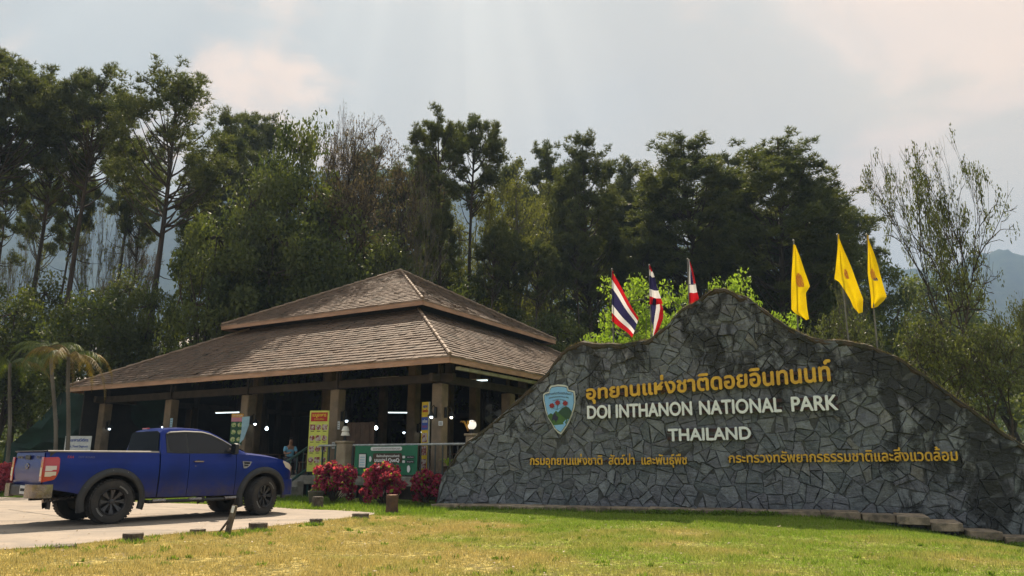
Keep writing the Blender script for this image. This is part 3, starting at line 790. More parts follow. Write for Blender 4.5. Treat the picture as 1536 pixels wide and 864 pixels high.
for k in range(5):
    for ax in (0, 1):
        g = MB(); c_ = CP[k]; d = (0.18, 19.4, 0.28) if ax == 0 else (19.4, 0.16, 0.26)
        if k in (0, 4):
            g.box((c_, LP / 2, ZB + 0.16) if ax == 0 else (LP / 2, c_, ZB + 0.15), d, ch=0.01); g.build('beam', m_beam, pav)
# edge beam just inside the fascia and rafters under the lower roof
for k in range(36):
    s_ = 0.5 + k * 0.56
    for side in range(2):
        g = MB(); r_ = min(5.2, s_, LP - s_)
        if r_ < .5: continue
        p0 = (0.06, s_, ZE - 0.20); p1 = (r_, s_, ZE - 0.20 + r_ * SL)
        if side: p0, p1 = (p0[1], p0[0], p0[2]), (p1[1], p1[0], p1[2])
        g.tube([p0, p1], 0.05, 4); g.build('rafter', m_dark, pav, recalc=False)
# dark screens on the far sides and ceiling, added to keep the interior dark
g = MB(); g.box((19.9, LP / 2, (FLOOR + ZE) / 2), (0.1, 19.8, ZE - FLOOR + .3)); g.build('added_dark_screen', m_dark, pav)
g = MB(); g.box((LP / 2, 19.9, (FLOOR + ZE) / 2), (19.8, 0.1, ZE - FLOOR + .3)); g.build('added_dark_screen', m_dark, pav)
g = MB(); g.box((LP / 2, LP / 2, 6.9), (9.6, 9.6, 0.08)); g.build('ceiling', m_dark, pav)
# platform: slab with a lip on stub walls
g = MB(); x0 = 0.02
g.box((LP / 2, LP / 2, FLOOR - 0.12), (LP - 0.1, LP - 0.1, 0.24), ch=0.02); g.build('floor_slab', m_floor, pav)
g = MB(); g.box((0.02, LP / 2, FLOOR - 0.14), (0.14, LP - .1, 0.29), ch=0.02); g.box((LP / 2, 0.02, FLOOR - 0.143), (LP - .1, 0.14, 0.288), ch=0.02); g.build('slab_edge', m_conc, pav)
g = MB(); g.box((0.55, LP / 2, 0.22), (0.2, LP - 1, 0.9)); g.box((LP / 2, 0.55, 0.22), (LP - 1, 0.2, 0.9)); g.build('plinth_wall', m_beam, pav)
for k in range(14):
    g = MB(); g.box((0.12, 1.0 + k * 1.45, 0.2), (0.30, 0.30, 0.80), ch=0.02); g.build('stub_pier', m_conc, pav)
    
def B(a, b_, z=0.0):
    """pavilion plan coordinates (a along the long eave, b along the other) to world"""
    return Vector((E0.x + a * dA[0] + b_ * dB[0], E0.y + a * dA[1] + b_ * dB[1], z))
def a_at(b_, px, py):
    q = B(0, b_); return on_line((q.x, q.y), dA, px, py)
RL = 0.10        # railing line, b
# stairs run out from the platform edge towards the drive
a_post, _ = a_at(RL, 463, 700)
st = empty('staircase', B(a_post, 0, 0), PYAW, 'short flight of pale concrete steps up to the pavilion floor behind the truck bonnet', 'stairs')
for k in range(4):
    g = MB(); g.box((-0.02 - 0.31 * k - .155, 1.35, (FLOOR - 0.18 * (k + 1)) / 2 - 0.05), (0.31, 2.6, FLOOR - 0.18 * (k + 1) + .1), ch=0.012); g.build('step', m_conc, st)

def railing(name, a0, a1, label, m, cat='railing', ztop=1.72):
    """along the platform edge from a0 to a1"""
    o = B(a0, RL, FLOOR); r = empty(name, o, PYAW, label, cat); L = a1 - a0; H = ztop - FLOOR
    g = MB(); g.tube([(0, 0, H), (0, L, H)], 0.035, 8); g.build('handrail', mat('pale_steel_rail', (0.45, 0.47, 0.47), 0.45, (0.3, 0.32, 0.32), 6.0), r, smooth=True)
    g = MB(); g.tube([(0, 0, 0.12), (0, L, 0.12)], 0.022, 6); g.build('bottom_rail', m, r)
    n = max(2, int(abs(L) / 0.26))
    for k in range(n + 1):
        g = MB(); y = L * k / n; big = k in (0, n)
        g.box((0, y, (H) / 2), (0.06 if big else 0.036, 0.06 if big else 0.036, H - 0.04)); g.build('baluster' if not big else 'post', m, r, recalc=False)
    return r
a527, _ = a_at(RL, 529, 690); a505, _ = a_at(RL, 503, 690); a700, _ = a_at(RL, 698, 690)
railing('railing', a700, a527, 'grey steel railing behind the green banner, along the platform edge', m_steel)
railing('railing', a505, a_post, 'short dark green railing between the stair head and the square lamp pillar', m_green)
# stair handrail
p0 = B(a_post, RL, 1.72); p1 = B(a_post, -1.55, 0.86); b0 = B(a_post, RL, 0.98); b1 = B(a_post, -1.55, 0.12)
r = empty('stair_railing', B(a_post, -0.7, 0), 0, 'dark green sloping handrail with balusters beside the steps by the truck bonnet', 'railing')
off = r.location
g = MB(); g.tube([p0 - off, p1 - off], 0.04, 6); g.build('handrail', m_green, r)
g = MB(); g.tube([b0 - off, b1 - off], 0.045, 4); g.build('stringer', m_green, r)
for k in range(7):
    f = k / 6; g = MB(); q = b0.lerp(b1, f) - off; q2 = p0.lerp(p1, f) - off
    if k == 6: q = Vector((q.x, q.y, 0))
    if k == 0: q = Vector((q.x, q.y, 0))
    g.tube([q, q2], 0.016 if k not in (0, 6) else 0.035, 5); g.build('baluster' if k not in (0, 6) else 'post', m_green, r)

# square pillar with a small lamp, and round-globe lamp post by the wall
m_lampw = mat('lamp_white_shade', (0.8, 0.76, 0.66), 0.5); m_globe = glow('lamp_globe_white', (0.9, 0.84, 0.74), 0.35)
def pillar(a, b_, w_, top, label):
    o = B(a, b_, 0); r = empty('gate_pillar', o, PYAW, label, 'pillar')
    g = MB(); g.box((0, 0, top / 2), (w_, w_, top), ch=0.03); g.build('shaft', m_colp, r)
    g = MB(); g.box((0, 0, top + 0.03), (w_ + .07, w_ + .07, 0.07), ch=0.015); g.build('cap', m_colp, r)
    return r
m_colp = mat('cream_pillar_render', (0.37, 0.30, 0.21), 0.85, (0.26, 0.205, 0.14), 2.0, bmp=0.2, world=True)
def garden_lamp(loc, label, s_=1.0):
    r = empty('garden_lamp', loc, 0, label, 'lamp', 'two-tier shade lamps on the pillars'); r.scale = (s_,) * 3
    g = MB(); g.lathe([(0.10, 0), (0.09, 0.03), (0.035, 0.06), (0.035, 0.16), (0.07, 0.18)], n=12); g.build('base', m_black, r)
    g = MB(); g.lathe([(0.07, 0.18), (0.17, 0.19), (0.12, 0.34), (0.05, 0.35)], n=14); g.build('lower_shade', m_lampw, r, smooth=True)
    g = MB(); g.lathe([(0.05, 0.35), (0.15, 0.36), (0.09, 0.52), (0.0, 0.54)], n=14); g.build('upper_shade', m_lampw, r, smooth=True)
    return r
ap, _ = a_at(RL - .05, 516, 690)
pillar(ap, RL - .05, 0.40, 1.80, 'cream square pillar between the two railings, carrying a white lamp')
garden_lamp(B(ap, RL - .05, 1.865), 'white two-tier lamp on the cream pillar left of the green banner', 0.9)
ap2, _ = a_at(RL - .15, 707, 680)
pp_ = pillar(ap2, RL - .15, 0.27, 1.95, 'slim weathered pillar at the left shoulder of the stone wall under a round lamp')
r = empty('globe_lamp', B(ap2, RL - .15, 2.02), 0, 'round white globe lamp on the slim pillar beside the stone wall', 'lamp')
g = MB(); g.lathe([(0.05, 0), (0.05, .1), (0.08, .12)], n=10); g.build('base', m_black, r)
g = MB(); g.lathe([(0.14 * math.sin(k * math.pi / 12) + 1e-5, 0.25 - 0.14 * math.cos(k * math.pi / 12)) for k in range(13)], n=20); g.build('globe', m_globe, r, smooth=True)
m_dryleaf = leafmat('dry_orange_leaf', (0.30, 0.14, 0.03), (0.5, 0.28, 0.08))
r = empty('dried_plant', B(ap2 + .1, RL - .2, 2.02), 0, 'small dried orange plant curling beside the globe lamp', 'plant')
for k in range(8):
    a = k * .8; rr = random.Random(k); g = MB(); L = rr.uniform(.22, .38)
    pts = [(math.cos(a) * L * f, math.sin(a) * L * f, 0.32 * math.sin(f * 2.2) + .05) for f in (0, .3, .6, .85, 1)]
    P = [[(p[0] - math.sin(a) * w_, p[1] + math.cos(a) * w_, p[2]) for w_ in (-.03 * h_, .03 * h_)] for p, h_ in zip(pts, (.4, 1, 1.2, .9, .1))]
    g.grid(P, tint=rr.random()); g.build('leaf', m_dryleaf, r, recalc=False)

# wall lamps on the columns, tube lights
m_bulb = glow('lit_bulb', (0.75, 0.9, 1.0), 2.6); m_tube = glow('lit_tube', (0.8, 0.95, 1.0), 1.0); m_bulbw = glow('warm_bulb', (1.0, 0.9, 0.7), 2.2)
def wall_lamp(a, b_, side, label, z=2.75, warm=False, lit=True):
    o = B(a, b_, z); r = empty('wall_lamp', o, PYAW, label, 'lamp', 'gooseneck lamps on the pavilion columns')
    dx, dy = side
    g = MB(); g.box((dx * .02, dy * .02, .2), (.08, .08, .34), ch=.01); g.build('bracket', m_black, r)
    g = MB(); g.tube([(dx * .02, dy * .02, .3), (dx * .12, dy * .12, .42), (dx * .22, dy * .22, .36), (dx * .24, dy * .24, .2)], .016, 6); g.build('arm', m_black, r)
    g = MB(); g.lathe([(0.03, .22), (.06, .16), (.13, .08), (.14, .06)], (dx * .24, dy * .24, 0), 12); g.build('shade', m_black, r, smooth=True)
    if lit:
        g = MB(); g.lathe([(0.0, -.01), (.035, 0), (.05, .04), (.035, .08), (0, .1)], (dx * .24, dy * .24, 0), 10); g.build('bulb', m_bulbw if warm else m_bulb, r, smooth=True)
    return r
h = 0.22
for lab, ia, b_, side in (('lit lamp on the left face of the corner column above the railing', CP[0], CP[0] - h, (-1, 0)), ('lit lamp on the right face of the corner column above the railing', CP[0] - h, CP[0], (0, -1)),
                          ('lit lamp on the left of the column behind the yellow menu board', CP[1] + h, CP[0], (0, 1)), ('lit lamp on the right of the column behind the yellow menu board', CP[1] - h, CP[0], (0, -1)),
                          ('lit lamp to the right of the column with the blue pennant', CP[2] - h, CP[0], (0, -1)),
                          ('lit lamp to the left of the fourth column from the corner', CP[3] + h, CP[0], (0, 1)),
                          ('lit lamp to the right of the leftmost column of the front row', CP[4] - h, CP[0], (0, -1)),
                          ('lit lamp at the left of the inner column right of the banner', CP[1] + h, CP[1], (0, 1)), ('lit lamp at the right of the inner column near the tall narrow sign', CP[1] - h, CP[1], (0, -1)),
                          ('lit lamp on the left of the inner column above the truck cab', CP[4] - .8, CP[1], (0, 1)), ('lit lamp on the right of the inner column above the truck cab', CP[4] - 1.4, CP[1], (0, -1)),
                          ('lit lamp on the column just behind the slope of the stone wall', CP[0] + h, CP[1], (0, 1))):
    wall_lamp(ia, b_, side, lab, 2.55 if 'inner' not in lab else 2.3, warm='right face' in lab)
g = MB(); g.box((0, 0, 1.75), (.05, .05, 3.5)); 
def tube_light(loc, rz, label, L=1.2):
    r = empty('tube_light', loc, rz, label, 'tube light', 'tube lights under the pavilion roof')
    g = MB(); g.box((0, 0, 0.04), (L + .06, .07, .04)); g.build('batten', m_lampw, r)
    g = MB(); g.tube([(-L / 2, 0, 0), (L / 2, 0, 0)], .02, 8); g.build('tube', m_tube, r)
    g = MB(); g.tube([(0, 0, .05), (0, 0, .5)], .01, 4); g.build('hanger', m_black, r)
tube_light(at_depth(577, 568, 27.5), PYAW + R(90), 'lit tube light between the menu column and the corner column', 1.25)
tube_light(at_depth(714, 571, 26.5), R(-15), 'lit tube light right of the corner column', .85)
tube_light(at_depth(341, 619, 34), R(-20), 'lit tube light above the truck cab beside the hanging menu', 1.3)
tube_light(at_depth(598, 619, 36), 0.1, 'far tube light seen behind the corner column', 1.0)
# small bright hanging bulbs far inside
for k, (px, py, Y) in enumerate(((564, 642, 33), (400, 643, 36))):
    r = empty('hanging_bulb', at_depth(px, py, Y), 0, ('small bright bulb hanging deep inside, left of the corner column', 'small bright bulb hanging deep inside above the truck bonnet')[k], 'bulb', 'hanging bulbs inside the pavilion')
    g = MB(); g.lathe([(0, -.09), (.07, -.05), (.09, 0), (.05, .07), (.02, .1)], n=10); g.build('bulb', m_bulb, r, smooth=True)
    g = MB(); g.tube([(0, 0, .1), (0, 0, 1.6)], .008, 4); g.build('cord', m_black, r)

# ------------------------------------------------------------------ signs
def flat_text(s, m, parent, x0, x1, z, hgt, y, name='words', align=None, bold=0):
    isl = text_mesh(s, 1.0, 0.002); xs = [p[0] for q in isl for p in q[0]]; a, b_ = min(xs), max(xs)
    g = MB()
    for vs, fs in isl:
        for k, off in enumerate(((0, 0),) if not bold else ((0, 0), (bold, 0), (0, bold))):
            g.add([(x0 + (p[0] - a) / (b_ - a) * (x1 - x0) + off[0], y - p[2] - k * .0004, z + p[1] * hgt / .72 + off[1]) for p in vs], fs)
    return g.build(name, m, parent, recalc=False)
def panel(parent, name, x0, x1, z0, z1, y, m, th=0.004, rnd_=0.0):
    g = MB(); g.box(((x0 + x1) / 2, y, (z0 + z1) / 2), (x1 - x0, th, z1 - z0)) if not rnd_ else g.prism([((x0 if sx < 0 else x1) - sx * rnd_ * (1 - math.cos(q)), (z0 if sz < 0 else z1) - sz * rnd_ * (1 - math.sin(q))) for sx, sz, qs in ((1, 1, (0, .8, 1.57)), (-1, 1, (1.57, .8, 0)), (-1, -1, (0, .8, 1.57)), (1, -1, (1.57, .8, 0))) for q in qs], y - th / 2, y + th / 2, lambda a, b_, t: (a, t, b_))
    return g.build(name, m, parent)
def flatm(n, c, r_=0.6): return mat(n, c, r_, tuple(x * .85 for x in c), 5.0)
P_ = dict(yel=flatm('sign_yellow', (0.62, 0.66, 0.12)), red=flatm('sign_red', (0.45, 0.015, 0.01)), ink=flatm('print_dark', (0.02, 0.02, 0.03)), wht=flatm('print_white', (0.75, 0.76, 0.76)),
          grn=flatm('banner_green', (0.01, 0.16, 0.075)), brn=flatm('print_brown', (0.06, 0.035, 0.02)), org=flatm('print_orange', (0.60, 0.30, 0.06)), blu=flatm('print_blue', (0.03, 0.09, 0.40)),
          pnk=flatm('print_pink', (0.55, 0.22, 0.30)), food=mat('print_food', (0.22, 0.03, 0.02), .6, (0.5, 0.42, 0.38), 14.0, lo=.45, hi=.55), gfood=mat('print_dish', (0.10, 0.25, 0.05), .6, (0.5, 0.5, 0.25), 12.0, lo=.45, hi=.55), gold=flatm('print_yellow', (0.75, 0.52, 0.02)), dgrn=flatm('print_deep_green', (0.01, 0.07, 0.03)), lblu=flatm('pale_blue_cloth', (0.35, 0.55, 0.68)))
# yellow menu board (px 460-489, 616-700)
o = at_depth(475, 700, 25.6); HX = .34
mb = empty('menu_board', (o.x, o.y, 0.82), R(-6), 'tall yellow menu board with a red title and food pictures behind the railing', 'sign')
zt = at_depth(475, 616, 25.6).z - .82
panel(mb, 'board', -HX, HX, 0.05, zt, 0, P_['yel'], .03)
panel(mb, 'title_panel', -HX + .05, HX - .05, zt - .36, zt - .06, -.02, P_['red'])
flat_text('เมนูอาหาร', P_['gold'], mb, -.24, .24, zt - .20, .11, -.026, bold=.008); flat_text('FOOD MENU', P_['gold'], mb, -.17, .17, zt - .32, .06, -.026)
for r_ in range(4):
    z = zt - .44 - r_ * .36
    for c_ in range(3):
        x = (c_ - 1) * .215
        g = MB(); g.lathe([(0.0, 0), (.095, .0), (.095, .006)], (x, -.024, z - .12), 14, axis='y') if (r_ + c_) % 2 else g.box((x, -.021, z - .12), (.18, .008, .19)); g.build('food_picture', P_['food'], mb)
        panel(mb, 'caption', x - .06, x + .06, z - .265, z - .245, -.02, P_['ink'])
g = MB()
for x in (-.3, .3): g.box((x, .03, -.03), (.03, .03, .2))
g.build('leg', m_black, mb)
# narrow upright sign near the corner column (px 632-641, 603-700)
o = at_depth(636.5, 700, 25.0); zt = at_depth(637, 603, 25.0).z - .80
ns = empty('upright_sign', (o.x, o.y, .80), R(-38), 'tall narrow yellow and blue advertising sign left of the corner column', 'sign')
W_ = .16
panel(ns, 'board', -W_, W_, 0, zt, 0, P_['gold'], .05)
panel(ns, 'pale_edge', W_, W_ + .012, 0, zt, 0, P_['wht'], .06)
panel(ns, 'blue_panel', -W_ + .01, W_ - .01, zt - .92, zt - .50, -.03, P_['blu'])
flat_text('ไอศกรีม', P_['red'], ns, -.12, .12, zt - .34, .09, -.03, bold=.006); flat_text('NEW', P_['blu'], ns, -.1, .1, zt - .2, .09, -.03, bold=.006)
flat_text('อร่อย', P_['wht'], ns, -.11, .11, zt - .68, .09, -.034, bold=.006); flat_text('SALE', P_['red'], ns, -.11, .11, zt - .84, .07, -.034)
for k in range(3): panel(ns, 'product_picture', -.11, .11, zt - 1.32 - k * .42, zt - 1.02 - k * .42, -.03, P_['food'])
# hanging food poster with pink top (px 345-362, 620-666) and pale blue pennant
o = at_depth(353, 668, 27.6); zt = at_depth(353, 620, 27.6).z - o.z
fp = empty('food_poster', o, R(4), 'green food poster with a pink and orange top left of the third column', 'poster')
panel(fp, 'sheet', -.22, .22, 0, zt, 0, P_['dgrn'], .02); panel(fp, 'pink_band', -.215, .215, zt - .30, zt - .15, -.012, P_['pnk']); panel(fp, 'orange_band', -.215, .215, zt - .15, zt - .01, -.012, P_['org'])
flat_text('อาหารตามสั่ง', P_['wht'], fp, -.18, .18, zt - .11, .05, -.016)
for k in range(3):
    for x in (-.11, .11): 
        g = MB(); g.lathe([(0.0, 0), (.085, .0), (.085, .006)], (x, -.018, zt - .42 - k * .26), 14, axis='y'); g.build('dish_picture', P_['gfood'], fp)
o = at_depth(368, 640, 27.4)
pn = empty('pennant', o, R(10), 'pale blue cloth pennant hanging on the third column', 'pennant')
g = MB(); g.prism([(-.13, .35), (.13, .37), (.12, .05), (-.02, -.45), (-.16, -.6), (-.12, -.1)], -.01, .01, lambda a, b_, t: (a, t + .04 * math.sin(a * 20), b_)); g.build('cloth', P_['lblu'], pn)
# paper notices on columns
for px, py, Y, w_, h_, lab in ((661, 635, 24.2, .16, .14, 'small white square notice low on the corner column'), (508, 638, 26.3, .1, .28, 'small pale notice on the column behind the menu board'), (257, 634, 30.8, .16, .36, 'pale blue sheet on the fourth column from the corner'), (500, 668, 26.2, .13, .22, 'white leaflet low beside the stair railing')):
    o = at_depth(px, py, Y - .15); nn_ = empty('paper_notice', o, PYAW - R(90), lab, 'notice')
    panel(nn_, 'sheet', -w_ / 2, w_ / 2, -h_ / 2, h_ / 2, 0, P_['wht'] if 'blue' not in lab else P_['lblu'], .006)
    for k in range(3): panel(nn_, 'print_line', -w_ * .35, w_ * .35, h_ * (.25 - k * .25) - .008, h_ * (.25 - k * .25) + .008, -.005, P_['ink'])
# green banner on the railing (px 533-626, 668-713)
a0, _ = a_at(RL - .05, 627, 690); a1, _ = a_at(RL - .05, 533, 690); BW = a1 - a0
bn = empty('banner', B(a1, RL - .06, 0), PYAW - R(90), 'dark green printed banner with white Thai words tied along the railing', 'banner')
zt, zb_ = 1.72, 0.80
P = []
for i in range(25):
    x = BW * i / 24; col_ = []
    for j in range(9):
        f = j / 8; sag = .05 * math.sin(i / 24 * math.pi) * (1 - f) ; col_.append((x, -.02 * math.sin(i * 1.1 + f * 2) * (0.3 + f) - .015, zt + (zb_ - zt) * f - sag * .6 - .012 * abs(math.sin(i * .8)) * (1 - f)))
    P.append(col_)
g = MB(); g.grid(P, thick=.004, tdir=(0, 1, 0)); g.build('cloth', P_['grn'], bn, smooth=True)
BY = -.055
panel(bn, 'title_bar', BW * .27, BW * .77, 1.54, 1.66, BY, P_['wht'], .004, .05); flat_text('อุทยานแห่งชาติดอยอินทนนท์', P_['ink'], bn, BW * .31, BW * .74, 1.575, .05, BY - .003)
panel(bn, 'brown_block', BW * .31, BW * .77, 1.16, 1.46, BY, P_['brn'], .004, .05)
flat_text('ซื้อบัตรเข้าอุทยานแห่งชาติ', P_['wht'], bn, BW * .37, BW * .73, 1.34, .065, BY - .003, bold=.004); flat_text('บนแอป QueQ', P_['wht'], bn, BW * .34, BW * .73, 1.19, .11, BY - .003, bold=.012)
panel(bn, 'phone_picture', BW * .08, BW * .20, 1.0, 1.46, BY, P_['ink'], .004); panel(bn, 'phone_screen', BW * .086, BW * .194, 1.02, 1.43, BY - .003, P_['wht'], .004)
for k in range(4): panel(bn, 'screen_row', BW * .10, BW * .18, 1.32 - k * .08, 1.35 - k * .08, BY - .006, P_['lblu'], .003)
for z in (1.34, 1.20):
    panel(bn, 'store_badge', BW * .84, BW * .96, z - .04, z + .04, BY, P_['ink'], .004, .02); panel(bn, 'store_icon', BW * .78, BW * .82, z - .04, z + .04, BY, P_['wht'], .004, .02)
    flat_text('App Store' if z > 1.3 else 'Google Play', P_['wht'], bn, BW * .855, BW * .95, z - .015, .03, BY - .003)
# simple rounded white figures printed at the corners
for x, z, s_ in ((BW * .88, .98, .11), (BW * .27, 1.28, .09), (BW * .04, .92, .1)):
    pts = [(x + s_ * .55 * math.cos(q) * (1 + .1 * math.cos(3 * q)), z + s_ * math.sin(q)) for q in [k * math.pi / 8 for k in range(16)]]
    g = MB(); g.prism(pts, BY - .006, BY - .002, lambda a, b_, t: (a, t, b_)); g.build('white_shape', P_['wht'], bn)
for k in range(2):
    g = MB(); x = BW * (.02 + .96 * k); g.tube([(x, 0, 1.66), (x + .02, .03, 1.76), (x, .09, 1.70)], .006, 4); g.build('tie', P_['wht'], bn)
# round-edged white sign far left under the net (px 99-134, 654-676)
o = at_depth(116, 676, 31.5); zt = at_depth(116, 654, 31.5).z - o.z
ws = empty('white_notice_board', (o.x, o.y, 0), R(8), 'white notice board with blue writing under the green net behind the truck bed', 'sign')
panel(ws, 'board', -.52, .50, o.z, o.z + zt, 0, P_['wht'], .03)
flat_text('ร้านอาหารสวัสดิการ', P_['blu'], ws, -.40, .38, o.z + zt * .62, .12, -.018, bold=.008); flat_text('Hair, Travel Diagnostic', P_['blu'], ws, -.40, .40, o.z + zt * .22, .09, -.018, bold=.004)
g = MB()
for x in (-.42, .42): g.box((x, .04, o.z / 2), (.05, .05, o.z))
g.build('leg', m_black, ws)
# shade net at the left end
m_net = mat('dark_green_shade_net', (0.010, 0.042, 0.032), 0.9, (0.006, 0.022, 0.018), 1.2, world=True)
sn = empty('shade_net', (-24, 37, 0), 0, 'dark green shade net sloping down from the left end of the pavilion roof', 'shade net')
c0, c1, c2, c3 = at_depth(8, 668, 37), at_depth(92, 586, 36), at_depth(250, 592, 34), at_depth(250, 700, 37)
P = []
for i in range(13):
    f = i / 12; a = Vector(c1).lerp(Vector(c2), f); d_ = Vector(c0).lerp(Vector(c3), f)
    a.z -= .25 * math.sin(f * math.pi); row = []
    for j in range(9):
        h_ = j / 8; p = a.lerp(d_, h_); p.z -= .45 * math.sin(h_ * math.pi) * (1 - .6 * f); p.y += .15 * math.sin(i * 1.7 + j); row.append(p - Vector((-24, 37, 0)))
    P.append(row)
g = MB(); g.grid(P, thick=.02, tdir=(0, 1, 0)); g.build('net', m_net, sn, smooth=True)
P = []
for i in range(9):
    q = Vector(c0).lerp(Vector(c3), i / 8); P.append([(q.x + 24, q.y - 37 + .08 * math.sin(i * 2.1), q.z), (q.x + 24, q.y - 37, -.1)])
g = MB(); g.grid(P, thick=.02, tdir=(0, 1, 0)); g.build('net_skirt', m_net, sn)
for q in (c0, c1, c2): 
    g = MB(); g.tube([(q.x + 24, q.y - 37 + .1, 0), (q.x + 24, q.y - 37 + .1, q.z)], .04, 6); g.build('pole', m_steel, sn)
# left edge: railing, barrel, plants
o = on_ground(30, 742); 
lr = empty('railing', (o.x, o.y, 0), R(12), 'grey railing at the left edge beside the truck tailgate', 'railing')
for z in (1.05, .75, .2):
    g = MB(); g.tube([(0.3, 0, z), (-6, 0, z)], .03, 6); g.build('rail', m_steel, lr)
for k in range(9):
    g = MB(); g.box((.3 - k * .75, 0, .53), (.05, .05, 1.06)); g.build('post', m_steel, lr)
br = empty('blue_barrel', tuple(on_ground(8, 735).xy) + (0.0,), 0, 'blue plastic barrel behind the railing at the left edge', 'barrel'); br.location.y += 2; br.location.x -= .8
g = MB(); g.lathe([(.3, 0), (.32, .05), (.32, .3), (.34, .32), (.32, .34), (.32, .7), (.34, .72), (.32, .74), (.32, 1.0), (.28, 1.22), (.26, 1.24)], n=20); g.build('body', mat('blue_plastic', (0.02, 0.05, 0.32), .4), br, smooth=True)
g = MB(); g.lathe([(.27, 1.24), (.27, 1.28), (0, 1.29)], n=20); g.build('lid', mat('pink_cloth', (0.45, 0.12, 0.16), .8), br)
# interior: tables with benches, a seated person, a fan, a reddish stall counter
m_wood = mat('worn_table_wood', (0.16, 0.09, 0.05), .6, (0.09, 0.05, 0.03), 3.0)
def table(a, b_, rz, label):
    r = empty('dining_table', B(a, b_, FLOOR), PYAW + rz, label, 'table', 'dining tables inside the pavilion')
    g = MB(); g.box((0, 0, .73), (.8, 1.5, .05), ch=.01); g.build('tabletop', m_wood, r)
    for sx in (-1, 1):
        for sy in (-1, 1): g = MB(); g.box((sx * .33, sy * .65, .35), (.06, .06, .70)); g.build('leg', m_wood, r)
    for sx in (-1, 1):
        q = MB(); q.box((sx * .62, 0, .43), (.3, 1.4, .04), ch=.01); q.box((sx * .62, .6, .21), (.25, .05, .42)); q.box((sx * .62, -.6, .21), (.25, .05, .42))
        bo = B(a, b_, FLOOR); e_ = empty('bench', bo, PYAW + rz, ('near' if sx < 0 else 'far') + ' wooden bench drawn up to the ' + label, 'bench', 'benches at the dining tables'); q.build('seat', m_wood, e_)
table(7.2, 2.4, 0, 'wooden dining table behind the stair railing'); table(4.0, 6.0, .2, 'wooden dining table deep behind the banner'); table(11.5, 3.2, 0, 'wooden dining table hidden behind the truck cab')
def skin_figure(name, pts, edges, rad, m, parent, root=0, sub=2):
    me = bpy.data.meshes.new(name); me.from_pydata([Vector(p) for p in pts], edges, [])
    o = obj(name, me, m, None)
    md = o.modifiers.new('s', 'SKIN'); md.use_smooth_shade = True
    for i, v_ in enumerate(me.skin_vertices[0].data): v_.radius = (rad[i], rad[i]) if not hasattr(rad[i], '__len__') else rad[i]; v_.use_root = (i == root)
    sb = o.modifiers.new('b', 'SUBSURF'); sb.levels = sub; sb.render_levels = sub
    bpy.context.view_layer.update()
    nm = bpy.data.meshes.new_from_object(o.evaluated_get(bpy.context.evaluated_depsgraph_get()))
    o.modifiers.clear(); o.data = nm; nm.name = name
    bpy.data.meshes.remove(me)
    o.parent = parent; return o
def person(loc, rz, shirt, label):
    r = empty('person', loc, rz, label, 'person')
    sk = mat('skin', (0.30, 0.16, 0.10), .55); hair = mat('black_hair', (0.01, 0.009, 0.008), .5); pants = mat('dark_trousers', (0.03, 0.03, 0.04), .8)
    S = .45
    pts = [(0, 0, S + .08), (0, .02, S + .30), (0, .0, S + .50), (0, -.03, S + .60), (0, -.06, S + .70), (0, -.07, S + .80),
           (.17, 0, S + .50), (.22, -.10, S + .28), (.14, -.32, S + .30), (.08, -.38, S + .33), (-.17, 0, S + .50), (-.23, -.10, S + .28), (-.13, -.32, S + .30), (-.07, -.38, S + .33),
           (.10, -.02, S + .05), (.11, -.42, S + .06), (.11, -.44, .08), (.11, -.56, .04), (-.10, -.02, S + .05), (-.11, -.42, S + .06), (-.11, -.44, .08), (-.11, -.56, .04)]
    ed = [(0, 1), (1, 2), (2, 3), (3, 4), (4, 5), (2, 6), (6, 7), (7, 8), (8, 9), (2, 10), (10, 11), (11, 12), (12, 13), (0, 14), (14, 15), (15, 16), (16, 17), (0, 18), (18, 19), (19, 20), (20, 21)]
    rd = [(.14, .11), (.14, .10), (.13, .09), .05, (.075, .09), (.065, .08), .055, .042, .032, .035, .055, .042, .032, .035, .085, .065, .04, .035, .085, .065, .04, .035]
    skin_figure('body', pts, ed, rd, sk, r)
    pt = [(0, 0, S + .10), (0, .02, S + .30), (0, .0, S + .52), (.17, 0, S + .50), (.22, -.08, S + .34), (-.17, 0, S + .50), (-.22, -.08, S + .34)]
    skin_figure('shirt', pt, [(0, 1), (1, 2), (2, 3), (3, 4), (2, 5), (5, 6)], [(.165, .135), (.16, .12), (.145, .105), .075, .06, .075, .06], shirt, r)
    pt = [(0, 0, S + .07), (.10, -.02, S + .05), (.11, -.42, S + .06), (.11, -.44, .14), (-.10, -.02, S + .05), (-.11, -.42, S + .06), (-.11, -.44, .14)]
    skin_figure('trousers', pt, [(0, 1), (1, 2), (2, 3), (0, 4), (4, 5), (5, 6)], [.15, .10, .085, .06, .10, .085, .06], pants, r)
    skin_figure('hair', [(0, -.045, S + .80), (0, -.055, S + .86)], [(0, 1)], [(.085, .095), (.06, .07)], hair, r)
    g = MB()
    for sx in (-1, 1): g.lathe([(0, 0), (.012, .004), (0, .01)], (sx * .03, -.165, S + .76), 6, axis='y'); 
    g.build('eyes', hair, r)
    g = MB(); g.tube([(0, -.15, S + .75), (0, -.175, S + .725), (0, -.155, S + .715)], [.012, .014, .01], 6); g.build('nose', sk, r)
    g = MB(); g.box((0, -.155, S + .69), (.04, .01, .01)); g.build('mouth', mat('lips', (.25, .08, .07), .5), r)
    return r
ofs = at_depth(434, 690, 27.5)
person((ofs.x, ofs.y, FLOOR), R(35), mat('light_blue_shirt', (0.16, 0.42, 0.62), .8), 'seated person in a light blue shirt behind the stair handrail')
g = MB(); ch = empty('chair', (ofs.x, ofs.y, FLOOR), R(35), 'dark plastic stool under the seated person in the blue shirt', 'stool')
g.box((0, 0, .43), (.36, .36, .04), ch=.01); g.build('seat', m_black, ch)
